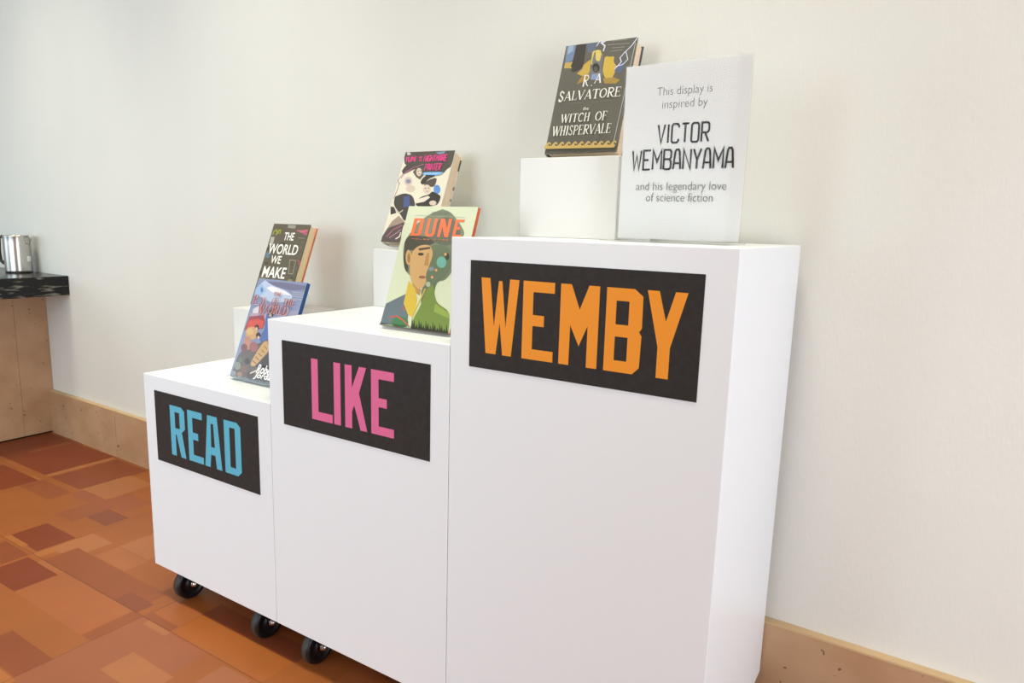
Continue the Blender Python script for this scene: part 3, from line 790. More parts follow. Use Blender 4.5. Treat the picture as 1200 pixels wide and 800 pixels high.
  ('p',(70,64,52),[(0.547,0.715),(0.417,0.705),(0.41,0.706),(0.416,0.772),(0.558,0.732)]),
  ('p',(84,88,74),[(-0.034,0.733),(-0.186,0.778),(-0.184,0.785),(-0.15,0.805),(-0.11,0.811)]),
  ('p',(120,108,84),[(0.196,0.3),(0.023,0.317),(0.017,0.322),(0.181,0.362),(0.212,0.351)]),
  ('p',(60,54,46),[(0.095,0.667),(0.095,0.667),(-0.0,0.663),(-0.001,0.702),(0.074,0.698)]),
  ('p',(84,88,74),[(0.271,0.59),(0.125,0.608),(0.164,0.635),(0.182,0.637),(0.281,0.615)]),
  ('p',(98,80,70),[(0.078,0.644),(0.058,0.642),(-0.014,0.646),(0.082,0.694),(0.117,0.669)]),
  ('p',(108,100,84),[(0.589,0.808),(0.574,0.802),(0.493,0.804),(0.471,0.813),(0.597,0.816)]),
  ('p',(84,88,74),[(0.586,0.776),(0.657,0.786),(0.708,0.771),(0.714,0.765),(0.705,0.748)]),
  ('p',(108,100,84),[(0.088,0.816),(-0.002,0.833),(-0.015,0.849),(0.007,0.866),(0.016,0.868)]),
  ('p',(120,108,84),[(0.546,0.409),(0.545,0.408),(0.454,0.391),(0.326,0.425),(0.561,0.426)]),
  ('p',(70,64,52),[(0.155,0.493),(0.074,0.497),(0.068,0.5),(0.089,0.526),(0.165,0.515)]),
  ('p',(108,100,84),[(1.251,0.551),(1.188,0.545),(1.151,0.56),(1.15,0.561),(1.254,0.568)]),
  ('p',(84,88,74),[(0.911,0.642),(0.897,0.646),(0.885,0.654),(0.888,0.664),(0.946,0.668)]),
  ('p',(120,108,84),[(0.882,0.789),(0.92,0.797),(0.948,0.794),(0.96,0.791),(0.977,0.78)]),
  ('p',(108,100,84),[(-0.311,0.851),(-0.245,0.864),(-0.235,0.864),(-0.136,0.851),(-0.127,0.848)]),
  ('p',(60,54,46),[(0.797,0.504),(0.786,0.503),(0.801,0.543),(0.823,0.509),(0.821,0.508)]),
  ('p',(98,80,70),[(0.747,0.921),(0.765,0.934),(0.769,0.935),(0.91,0.937),(0.974,0.896)]),
  ('p',(108,100,84),[(0.513,0.422),(0.489,0.457),(0.498,0.455),(0.518,0.449),(0.518,0.449)]),
  ('p',(98,80,70),[(0.665,0.401),(0.69,0.412),(0.763,0.405),(0.77,0.402),(0.777,0.39)]),
  ('p',(120,108,84),[(-0.009,0.474),(-0.055,0.493),(-0.031,0.508),(-0.004,0.509),(0.042,0.5)]),
  ('p',(70,64,52),[(-0.099,0.365),(-0.14,0.405),(-0.121,0.418),(0.061,0.409),(0.048,0.362)]),
  ('p',(120,108,84),[(0.871,0.723),(0.872,0.728),(0.875,0.731),(0.942,0.734),(0.951,0.708)]),
  ('p',(60,54,46),[(0.865,0.327),(0.855,0.326),(0.85,0.327),(0.91,0.378),(0.933,0.365)]),
  ('p',(70,64,52),[(0.473,0.727),(0.333,0.741),(0.34,0.771),(0.363,0.777),(0.45,0.774)]),
  ('p',(84,88,74),[(0.248,0.95),(0.254,0.951),(0.273,0.951),(0.308,0.946),(0.338,0.919)]),
  ('l',(150,150,58),[(0.059,0.857),(0.057,0.897),(0.114,0.921),(0.173,0.887),(0.142,0.857)],0.035),
  ('l',(150,150,58),[(0.195,0.871),(0.188,0.919),(0.247,0.917),(0.246,0.875)],0.03),
  ('p',(152,148,138),[(0.406,0.99),(0.625,0.987),(0.624,0.946),(0.417,0.952)]),
  ('p',(176,92,112),[(0.679,0.925),(0.976,0.943),(0.982,0.868),(0.867,0.889)]),
  ('l',(208,120,140),[(0.679,0.925),(0.852,0.913),(0.975,0.934)],0.014),
  ('p',(176,172,160),[(0.028,0.832),(0.129,0.834),(0.144,0.731),(0.044,0.733)]),
  ('p',(100,122,138),[(0.027,0.64),(0.136,0.635),(0.142,0.572),(0.03,0.576)]),
  ('l',(168,165,140),[(0.73,0.567),(0.889,0.565),(0.904,0.404),(0.793,0.406),(0.73,0.567)],0.012),
  ('l',(150,146,126),[(0.781,0.836),(0.963,0.834)],0.01),
  ('l',(200,90,110),[(0.931,0.574),(1.0,0.546),(0.989,0.515)],0.018),
  ('p',(140,140,70),[(0.955,0.324),(0.956,0.316),(0.946,0.309),(0.927,0.303),(0.903,0.301),(0.876,0.301),(0.852,0.305),(0.833,0.311),(0.822,0.319),(0.822,0.327),(0.832,0.334),(0.851,0.34),(0.876,0.342),(0.902,0.342),(0.927,0.338),(0.945,0.332)]),
  ('w', (246, 244, 238), 'THE', (0.389, 0.799, 0.663, 0.896)),
  ('w', (246, 244, 238), 'WORLD', (0.059, 0.625, 0.866, 0.751)),
  ('w', (246, 244, 238), 'WE', (0.21, 0.509, 0.494, 0.606)),
  ('w', (246, 244, 238), 'MAKE', (0.087, 0.337, 0.716, 0.471)),
 ],
 'eye': [
  ('p',(178,192,220),[(-0.001,0.88),(0.078,0.946),(0.143,0.988),(0.315,0.942),(0.601,0.909),(0.804,0.863),(0.771,0.801),(0.408,0.765),(0.028,0.835)]),
  ('p',(150,180,220),[(-0.01,0.895),(0.105,0.944),(0.244,0.877),(0.147,0.826),(0.005,0.818)]),
  ('p',(112,112,142),[(0.183,0.974),(0.557,0.982),(1.015,0.97),(1.023,0.931),(0.754,0.908),(0.53,0.923),(0.33,0.943)]),
  ('p',(128,136,166),[(0.667,0.9),(1.014,0.922),(1.02,0.86),(0.819,0.849)]),
  ('l',(182,186,204),[(0.759,0.899),(1.016,0.898)],0.006),
  ('l',(182,186,204),[(0.771,0.879),(1.027,0.878)],0.006),
  ('l',(182,186,204),[(0.783,0.859),(1.038,0.858)],0.006),
  ('l',(182,186,204),[(0.8,0.83),(1.055,0.83)],0.006),
  ('p',(226,224,232),[(0.225,0.907),(0.304,0.934),(0.606,0.9),(0.781,0.861),(0.566,0.864),(0.376,0.869)]),
  ('p',(90,120,165),[(0.162,0.885),(0.166,0.875),(0.166,0.866),(0.162,0.86),(0.153,0.857),(0.142,0.859),(0.131,0.864),(0.12,0.872),(0.111,0.883),(0.107,0.893),(0.107,0.902),(0.111,0.908),(0.12,0.911),(0.131,0.909),(0.142,0.904),(0.153,0.895)]),
  ('p',(204,200,212),[(0.079,0.687),(0.179,0.723),(0.312,0.665),(0.282,0.621),(0.09,0.608)]),
  ('p',(176,150,170),[(0.054,0.639),(0.436,0.668),(0.437,0.616),(0.057,0.583)]),
  ('p',(150,72,84),[(0.043,0.605),(0.336,0.636),(0.403,0.569),(0.395,0.505),(0.018,0.465)]),
  ('p',(202,82,74),[(0.06,0.563),(0.228,0.594),(0.37,0.581),(0.381,0.513),(0.057,0.48)]),
  ('p',(80,106,166),[(0.38,0.657),(0.475,0.656),(0.631,0.452),(0.443,0.363),(0.365,0.416),(0.432,0.496)]),
  ('p',(150,150,180),[(0.461,0.678),(1.008,0.728),(1.02,0.656),(0.789,0.493),(0.601,0.45)]),
  ('p',(98,90,88),[(0.025,-0.009),(0.043,0.225),(0.176,0.296),(0.407,0.36),(0.61,0.436),(0.929,0.36),(1.09,-0.008)]),
  ('p',(196,156,108),[(0.322,0.455),(0.328,0.43),(0.313,0.408),(0.28,0.391),(0.234,0.382),(0.181,0.383),(0.131,0.393),(0.089,0.412),(0.063,0.435),(0.058,0.46),(0.073,0.483),(0.106,0.5),(0.153,0.509),(0.206,0.507),(0.256,0.497),(0.297,0.478)]),
  ('p',(206,170,126),[(0.226,0.466),(0.228,0.453),(0.218,0.442),(0.199,0.433),(0.172,0.428),(0.142,0.429),(0.114,0.434),(0.091,0.443),(0.077,0.454),(0.075,0.467),(0.085,0.479),(0.104,0.487),(0.131,0.492),(0.161,0.492),(0.19,0.486),(0.212,0.477)]),
  ('p',(72,52,48),[(0.313,0.514),(0.317,0.504),(0.312,0.494),(0.301,0.487),(0.285,0.484),(0.266,0.484),(0.247,0.489),(0.232,0.497),(0.222,0.508),(0.219,0.518),(0.223,0.528),(0.234,0.535),(0.25,0.538),(0.269,0.537),(0.288,0.533),(0.303,0.524)]),
  ('p',(206,170,146),[(0.292,0.498),(0.294,0.491),(0.291,0.486),(0.284,0.482),(0.274,0.48),(0.263,0.48),(0.252,0.483),(0.243,0.488),(0.237,0.494),(0.235,0.5),(0.238,0.505),(0.245,0.509),(0.255,0.511),(0.266,0.511),(0.277,0.508),(0.286,0.504)]),
  ('p',(60,44,42),[(0.394,0.437),(0.398,0.424),(0.394,0.413),(0.382,0.405),(0.365,0.402),(0.345,0.402),(0.325,0.408),(0.308,0.417),(0.297,0.429),(0.293,0.441),(0.297,0.452),(0.309,0.46),(0.326,0.464),(0.346,0.463),(0.366,0.458),(0.383,0.448)]),
  ('p',(214,176,156),[(0.387,0.418),(0.388,0.412),(0.385,0.407),(0.378,0.404),(0.368,0.402),(0.357,0.402),(0.346,0.404),(0.338,0.409),(0.332,0.414),(0.331,0.419),(0.334,0.425),(0.341,0.428),(0.35,0.43),(0.361,0.43),(0.372,0.428),(0.381,0.423)]),
  ('p',(182,130,114),[(0.251,0.351),(0.261,0.325),(0.258,0.303),(0.242,0.286),(0.216,0.279),(0.184,0.281),(0.15,0.293),(0.119,0.313),(0.097,0.338),(0.086,0.364),(0.089,0.387),(0.105,0.403),(0.132,0.41),(0.165,0.407),(0.199,0.395),(0.229,0.375)]),
  ('p',(150,98,98),[(0.41,0.325),(0.415,0.306),(0.405,0.289),(0.382,0.276),(0.35,0.27),(0.313,0.27),(0.277,0.278),(0.247,0.292),(0.229,0.31),(0.224,0.329),(0.234,0.346),(0.257,0.359),(0.289,0.366),(0.326,0.365),(0.362,0.357),(0.392,0.343)]),
  ('p',(120,80,84),[(0.197,0.298),(0.202,0.283),(0.196,0.268),(0.179,0.258),(0.155,0.253),(0.127,0.254),(0.1,0.26),(0.076,0.272),(0.061,0.287),(0.057,0.303),(0.063,0.317),(0.08,0.327),(0.104,0.333),(0.132,0.332),(0.159,0.325),(0.182,0.313)]),
  ('p',(190,154,106),[(0.338,0.144),(0.434,0.318),(0.513,0.401),(0.621,0.378),(0.657,0.319),(0.539,0.21),(0.442,0.13)]),
  ('l',(120,92,66),[(0.374,0.187),(0.473,0.166)],0.012),
  ('l',(120,92,66),[(0.413,0.226),(0.505,0.204)],0.012),
  ('l',(120,92,66),[(0.451,0.265),(0.538,0.242)],0.012),
  ('l',(120,92,66),[(0.49,0.304),(0.57,0.28)],0.012),
  ('l',(120,92,66),[(0.528,0.342),(0.602,0.318)],0.012),
  ('l',(120,92,66),[(0.566,0.381),(0.634,0.355)],0.012),
  ('p',(66,60,58),[(0.469,0.137),(0.687,0.31),(0.816,0.148),(0.585,0.127)]),
  ('p',(128,134,124),[(0.175,0.117),(0.179,0.103),(0.17,0.089),(0.152,0.079),(0.125,0.073),(0.095,0.074),(0.066,0.079),(0.042,0.09),(0.027,0.104),(0.023,0.118),(0.031,0.132),(0.05,0.142),(0.077,0.148),(0.107,0.147),(0.136,0.142),(0.16,0.131)]),
  ('p',(140,140,146),[(0.119,0.038),(0.122,0.028),(0.116,0.019),(0.104,0.012),(0.086,0.008),(0.066,0.008),(0.047,0.012),(0.031,0.019),(0.021,0.028),(0.018,0.038),(0.024,0.047),(0.036,0.054),(0.054,0.058),(0.074,0.058),(0.094,0.054),(0.11,0.047)]),
  ('p',(118,92,84),[(0.324,0.102),(0.327,0.088),(0.319,0.076),(0.303,0.067),(0.279,0.062),(0.252,0.062),(0.225,0.067),(0.204,0.077),(0.19,0.089),(0.187,0.103),(0.194,0.115),(0.211,0.124),(0.235,0.129),(0.262,0.129),(0.289,0.124),(0.31,0.114)]),
  ('p',(84,72,72),[(0.484,0.059),(0.487,0.044),(0.48,0.031),(0.461,0.021),(0.436,0.015),(0.407,0.016),(0.379,0.021),(0.356,0.031),(0.341,0.045),(0.338,0.059),(0.346,0.072),(0.364,0.083),(0.39,0.088),(0.419,0.088),(0.447,0.082),(0.47,0.072)]),
  ('p',(96,112,96),[(0.175,0.177),(0.178,0.167),(0.172,0.158),(0.16,0.151),(0.142,0.148),(0.122,0.148),(0.103,0.152),(0.087,0.159),(0.077,0.168),(0.074,0.178),(0.08,0.187),(0.092,0.194),(0.11,0.197),(0.13,0.197),(0.149,0.193),(0.165,0.186)]),
  ('p',(70,60,60),[(0.327,0.176),(0.33,0.165),(0.324,0.155),(0.31,0.147),(0.29,0.143),(0.268,0.143),(0.247,0.148),(0.229,0.156),(0.218,0.166),(0.215,0.177),(0.221,0.187),(0.235,0.195),(0.255,0.199),(0.277,0.198),(0.299,0.194),(0.316,0.186)]),
  ('p',(110,84,76),[(0.608,0.1),(0.611,0.087),(0.604,0.075),(0.587,0.065),(0.564,0.06),(0.538,0.061),(0.512,0.066),(0.491,0.075),(0.478,0.087),(0.475,0.1),(0.483,0.113),(0.499,0.122),(0.522,0.127),(0.549,0.127),(0.574,0.121),(0.595,0.112)]),
  ('p',(150,120,104),[(0.257,0.036),(0.259,0.026),(0.253,0.015),(0.239,0.008),(0.22,0.004),(0.198,0.004),(0.176,0.008),(0.158,0.016),(0.147,0.026),(0.144,0.037),(0.15,0.047),(0.164,0.054),(0.184,0.059),(0.206,0.059),(0.228,0.054),(0.246,0.046)]),
  ('l',(205,196,190),[(0.404,0.065),(0.56,0.117)],0.02),
  ('p',(44,34,36),[(0.536,0.668),(0.539,0.655),(0.532,0.644),(0.517,0.636),(0.496,0.632),(0.471,0.633),(0.448,0.638),(0.428,0.648),(0.416,0.66),(0.413,0.672),(0.42,0.683),(0.435,0.691),(0.457,0.695),(0.481,0.694),(0.505,0.689),(0.524,0.679)]),
  ('p',(216,182,160),[(0.496,0.647),(0.498,0.641),(0.495,0.635),(0.488,0.631),(0.479,0.629),(0.467,0.63),(0.457,0.633),(0.448,0.637),(0.442,0.643),(0.44,0.65),(0.443,0.655),(0.449,0.659),(0.459,0.661),(0.47,0.66),(0.481,0.658),(0.49,0.653)]),
  ('s', (226, 214, 220), 'THE', (0.432, 0.837, 0.602, 0.873)),
  ('s', (226, 214, 220), 'E', (0.063, 0.729, 0.159, 0.824)),
  ('s', (226, 214, 220), 'YE', (0.211, 0.741, 0.33, 0.806)),
  ('s', (226, 214, 220), 'OF', (0.449, 0.747, 0.576, 0.815)),
  ('s', (226, 214, 220), 'THE', (0.673, 0.755, 0.9, 0.819)),
  ('s', (226, 214, 220), 'W', (0.222, 0.642, 0.36, 0.738)),
  ('s', (226, 214, 220), 'ORLD', (0.41, 0.657, 0.818, 0.746)),
  ('s', (164, 66, 66), 'THE', (0.426, 0.838, 0.596, 0.875)),
  ('s', (164, 66, 66), 'E', (0.057, 0.731, 0.153, 0.826)),
  ('s', (164, 66, 66), 'YE', (0.205, 0.743, 0.324, 0.808)),
  ('s', (164, 66, 66), 'OF', (0.443, 0.749, 0.57, 0.817)),
  ('s', (164, 66, 66), 'THE', (0.667, 0.756, 0.895, 0.821)),
  ('s', (164, 66, 66), 'W', (0.216, 0.644, 0.354, 0.74)),
  ('s', (164, 66, 66), 'ORLD', (0.404, 0.659, 0.812, 0.748)),
  ('i', (246, 244, 244), 'Robert', (0.554, 0.077, 0.941, 0.166)),
  ('i', (246, 244, 244), 'Jordan', (0.535, 0.017, 0.948, 0.09)),
 ],
}

# ------------------------------------------------------------------ main sizes
PW, PD, ZB = 0.4784, 0.447, 0.0867            # plinth width, depth, gap under it
HT = (0.5957, 0.7783, 0.963)                  # plinth top heights
WY, WK, WT = 0.4793, -0.0193, 0.020           # baseboard face y at x=0, slope, thickness
HB = 0.1976
XL = -1.6816                                  # face of the counter base


def face_y(x, t=0.0):
    return WY + WK * x + t


# ------------------------------------------------------------------ setting: wall, ceiling, floor, baseboard
X0, X1 = -4.2, 5.2
mb = MB()
mb.prism([(X0, face_y(X0, WT)), (X1, face_y(X1, WT)), (X1, face_y(X1, WT) + 0.12), (X0, face_y(X0, WT) + 0.12)], 'z', 0.0, 2.9, M_WALL)
tag(mb.build('wall_back'), kind='structure')
mb = MB()
mb.box((X0, -5.2, 2.9), (X1, 0.75, 2.98), M_CEIL)
tag(mb.build('ceiling'), kind='structure')
for nm, lo, hi in (('wall_left', (X0 - .1, -5.3, 0), (X0, .6, 2.9)), ('wall_right', (X1, -5.3, 0), (X1 + .1, .6, 2.9)), ('wall_front', (X0, -5.3, 0), (X1, -5.2, 2.9))):
    mb = MB()
    mb.box(lo, hi, M_CEIL)
    tag(mb.build(nm), kind='structure')

mb = MB()
mb.box((0.88, -2.15, 0.0), (2.00, -1.55, 2.9), mat('shade blocker paint', (186, 134, 88), .7), .004)  # unseen pillar added behind the camera to shade and warm the tallest plinth
tag(mb.build('shade_blocker_1'), kind='structure')

FLOOR_COL = {'O': (151, 85, 41), 'O2': (157, 89, 49), 'L': (162, 100, 60), 'L2': (159, 94, 53), 'Y': (164, 98, 49), 'Y2': (159, 90, 41), 'R': (123, 56, 32), 'R2': (129, 65, 39), 'R3': (134, 69, 39), 'M': (139, 75, 43), 'M2': (145, 79, 49), 'M3': (141, 78, 46), 'D': (127, 69, 45), 'P': (149, 86, 56), 'P2': (158, 95, 62), 'seam': (94, 48, 28)}
FLOOR_MAT = {}
for _k2, _c2 in FLOOR_COL.items():
    _m = mat('floor tile ' + _k2, _c2, 0.42, spec=0.35)
    noise_mix(_m, tuple(v * 0.97 for v in _c2), tuple(min(255, v * 1.03) for v in _c2), 5, 0.3, 0.7, 6, (1, 1, 1), 0.05, 90)
    FLOOR_MAT[_k2] = _m
TILE, TX, TY = 0.574, 0.0745, -0.0805


def split(x0, x1, y0, y1, depth, out):
    w, h = x1 - x0, y1 - y0
    if depth == 0 or max(w, h) < 0.13 or (depth < 3 and random.random() < 0.2):
        out.append((random.choice(['O', 'O', 'O2', 'L', 'L2', 'R2', 'M', 'M2', 'R', 'P', 'Y2', 'R3']), x0, x1, y0, y1))
        return
    f = random.choice([0.12, 0.3, 0.4, 0.5, 0.6, 0.7, 0.88])
    if w > h:
        split(x0, x0 + w * f, y0, y1, depth - 1, out)
        split(x0 + w * f, x1, y0, y1, depth - 1, out)
    else:
        split(x0, x1, y0, y0 + h * f, depth - 1, out)
        split(x0, x1, y0 + h * f, y1, depth - 1, out)


mb = MB()
IN = (-1.76, 0.6485, -0.6545, 0.5)
YF = face_y(0, WT) + 0.15
rects = []
ny = range(-8, 2)
for i in range(-8, 10):
    for j in ny:
        x0, y0 = TX + i * TILE, TY + j * TILE
        x1, y1 = min(x0 + TILE, X1), min(y0 + TILE, YF)
        x0 = max(x0, X0)
        if x1 <= x0 or y1 <= y0:
            continue
        sub = []
        split(x0, x1, y0, y1, 4, sub)
        rects += [s for s in sub]
        rects.append(('seam', x0, x0 + 0.0014, y0, y1))
        rects.append(('seam', x0, x1, y0, y0 + 0.0014))


def clip_out(r, b):
    """pieces of r outside box b"""
    k, x0, x1, y0, y1 = r
    if x1 <= b[0] or x0 >= b[1] or y1 <= b[2] or y0 >= b[3]:
        return [r]
    out = []
    if x0 < b[0]:
        out.append((k, x0, b[0], y0, y1))
        x0 = b[0]
    if x1 > b[1]:
        out.append((k, b[1], x1, y0, y1))
        x1 = b[1]
    if y0 < b[2]:
        out.append((k, x0, x1, y0, b[2]))
        y0 = b[2]
    if y1 > b[3]:
        out.append((k, x0, x1, b[3], y1))
    return out


for r in rects:
    if r[0] == 'seam':
        continue
    for k, x0, x1, y0, y1 in clip_out(r, IN):
        mb.face([(x0, y0, 0), (x1, y0, 0), (x1, y1, 0), (x0, y1, 0)], FLOOR_MAT[k])
inner = [('O', IN[0], IN[1], IN[2], IN[3])]
inner += [r for r in rects if r[0] != 'seam' and r[1] > 0.05 and r[2] < IN[1] + 0.01 and r[3] > IN[2] - 0.01 and (r[1] > 0.5 or r[4] < -0.4)]
inner += FLOOR_PATCHES
for i in range(-4, 2):
    inner.append(('seam', TX + i * TILE, TX + i * TILE + 0.0014, IN[2], IN[3]))
for j in range(-1, 2):
    inner.append(('seam', IN[0], IN[1], TY + j * TILE, TY + j * TILE + 0.0014))
xs = sorted({min(max(v, IN[0]), IN[1]) for r in inner for v in r[1:3]})
ys = sorted({min(max(v, IN[2]), IN[3]) for r in inner for v in r[3:5]})
for xa, xb in zip(xs, xs[1:]):
    for ya, yb in zip(ys, ys[1:]):
        cx, cy, kk = (xa + xb) / 2, (ya + yb) / 2, 'O'
        for r in inner:
            if r[1] < cx < r[2] and r[3] < cy < r[4]:
                kk = r[0]
        mb.face([(xa, ya, 0), (xb, ya, 0), (xb, yb, 0), (xa, yb, 0)], FLOOR_MAT[kk])
tag(mb.build('floor'), kind='structure')

mb = MB()
g = 0.0008
for xa, xb in ((XL, -1.12), (-1.12, -0.56), (-0.56, 0.0), (0.0, 0.56), (0.56, 1.12), (1.12, 2.0), (2.0, 2.45), (2.45, 2.9), (2.9, 3.5), (3.5, 4.1), (4.1, X1)):
    q = [(xa + g, face_y(xa)), (xb - g, face_y(xb)), (xb - g, face_y(xb, WT - .0005)), (xa + g, face_y(xa, WT - .0005))]
    mb.prism(q, 'z', 0.0005, HB - 0.004, M_BUFF)
    mb.prism([(p[0], p[1] - (0.0008 if n < 2 else 0)) for n, p in enumerate(q)], 'z', HB - 0.004, HB, M_CAP)
tag(mb.build('baseboard_back'), kind='structure')

# ------------------------------------------------------------------ the three rolling plinths
def make_caster():
    c = bpy.data.objects.new('caster', None)
    c.empty_display_size = 0.03
    COL.objects.link(c)
    w = MB()
    w.lathe([(.030, -.0125), (.038, -.0125), (.0405, -.0105), (.042, -.006), (.042, .006), (.0405, .0105), (.038, .0125), (.030, .0125), (.028, .0095), (.016, .0095), (.014, .0125), (.007, .0125), (.007, -.0125), (.014, -.0125), (.016, -.0095), (.028, -.0095)],
            M_RUBBER, 48, 'x', (0, 0, .042), close=True)
    k = w.mi(M_TREAD)
    for f in w.bm.faces:
        if all((Vector((v.co.y, v.co.z - .042)).length > .0415) for v in f.verts):
            f.material_index = k
    w.build('wheel', c)
    f = MB()
    for s in (-1, 1):
        xa, xb = sorted((s * .0145, s * .0170))
        f.prism([(-.011, .036), (-.007, .030), (.007, .030), (.011, .036), (.020, .1175), (-.020, .1175)], 'x', xa, xb, M_BLACK)
    f.box((-.026, -.026, .1160), (.026, .026, .1210), M_BLACK, .001)
    f.build('fork', c)
    b = MB()
    b.lathe([(.0005, -.021), (.006, -.020), (.007, -.0175), (.0035, -.0172), (.0035, .0172), (.0105, .0172), (.0105, .0195), (.0078, .0200), (.0078, .0245), (.0045, .0275), (.0005, .0280)], M_CHROME, 18, 'x', (0, 0, .042))
    b.build('axle_bolt', c)
    return c


CASTER_XY = [(sx * (PW / 2 - .086), sy * (PD / 2 - .042)) for sy in (-1, 1) for sx in (-1, 1)]
SIGN_W, SIGN_H = 0.3924, 0.1798
SIGNS = [  # sign x, bottom z, word, colour, letter boxes in the sign's own units
    (0.045, 0.3794, (92, 178, 206), [('R', .16, .31), ('E', .341, .486), ('A', .50, .663), ('D', .694, .844)], 'sky blue'),
    (0.5229, 0.5584, (222, 104, 152), [('L', .221, .371), ('I', .382, .429), ('K', .460, .609), ('E', .636, .782)], 'pink'),
    (0.9986, 0.7465, (240, 150, 36), [('W', .057, .244), ('E', .264, .409), ('M', .436, .603), ('B', .632, .779), ('Y', .793, .944)], 'orange')]
PL_LABEL = ['shortest white rolling plinth with black READ sign in sky blue letters',
            'middle height white rolling plinth with black LIKE sign in pink letters',
            'tallest white rolling plinth with black WEMBY sign in orange letters']
caster0 = None
for n in range(3):
    t = thing('display_plinth', (PW * n + PW / 2, PD / 2, 0), PL_LABEL[n], 'plinth', 'white rolling plinths against the wall')
    mb = MB()
    hw, hd = PW / 2 - .0007, PD / 2
    def ring(ix, r, z):
        out = []
        for qx, qy, a0 in ((1, 1, 0), (-1, 1, 90), (-1, -1, 180), (1, -1, 270)):
            for k in range(4):
                a = R(a0 + 30 * k)
                out.append(mb.bm.verts.new((qx * (hw - ix - r) + r * math.cos(a), qy * (hd - ix - r) + r * math.sin(a), z)))
        return out
    e = .0012
    rings = [ring(.018, .001, ZB + .0345), ring(.018, .001, ZB), ring(0, e, ZB), ring(0, e, HT[n] - e), ring(e * .134, e, HT[n] - e * .5), ring(e * .5, e, HT[n] - e * .134), ring(e, e, HT[n])]
    k = mb.mi(M_LAM)
    fs = [mb.bm.faces.new(rings[0]), mb.bm.faces.new(rings[-1])]
    for A, Bq in zip(rings, rings[1:]):
        nn = len(A)
        fs += [mb.bm.faces.new((A[i], A[(i + 1) % nn], Bq[(i + 1) % nn], Bq[i])) for i in range(nn)]
    bmesh.ops.recalc_face_normals(mb.bm, faces=fs)
    for f in fs:
        f.material_index = k
    mb.build('body', t)
    sx, sz, col, letters, cname = SIGNS[n]
    ox, oy = PW * n + PW / 2, PD / 2
    mb = MB()
    mb.box((sx - ox, -oy - .0008, sz), (sx - ox + SIGN_W, -oy - .0001, sz + SIGN_H), M_PAPER_BLACK)
    sg = tag(mb.build('sign_panel', t), 'black printed paper sign')
    mb = MB()
    ink = mat('printed ' + cname, col, 0.65)
    for ch, a, b in letters:
        box = (sx - ox + a * SIGN_W, sz + .15 * SIGN_H, sx - ox + b * SIGN_W, sz + .848 * SIGN_H)
        mb.ink([[fit(p, box) for p in l] for l in BLOCK[ch]], ink, -oy - .0008)
    tag(mb.build('lettering', sg), cname + ' printed capitals')
    for x, y in CASTER_XY:
        if caster0 is None:
            caster0 = make_caster()
            caster0.parent = t
            caster0.location = (x, y, 0)
        else:
            dup_part(caster0, t, (x, y, 0))

# ------------------------------------------------------------------ white risers on the plinths
for (x0, x1, y0, y1, z0, z1), lab in (
        ((.001, .2135, .263, .444, HT[0], .738), 'small white riser box at the back of the shortest plinth'),
        ((.4400, .6550, .316, .445, HT[1], .9195), 'small white riser box at the back of the middle plinth'),
        ((.9280, 1.1400, .262, .444, HT[2], 1.1165), 'small white riser box on the tallest plinth behind the framed notice')):
    dz = .0002
    if lab.startswith('small white riser box at the back of the middle'):
        x0 = .4795
    mb = MB()
    cx, cy = (x0 + x1) / 2, (y0 + y1) / 2
    mb.box((x0 - cx, y0 - cy, 0), (x1 - cx, y1 - cy, z1 - z0 - dz), M_RISER, .0015)
    o = mb.build('riser_box')
    o.location = (cx, cy, z0 + dz)
    tag(o, lab.replace('framed notice', 'printed notice'), 'riser', 'white riser boxes under the books')

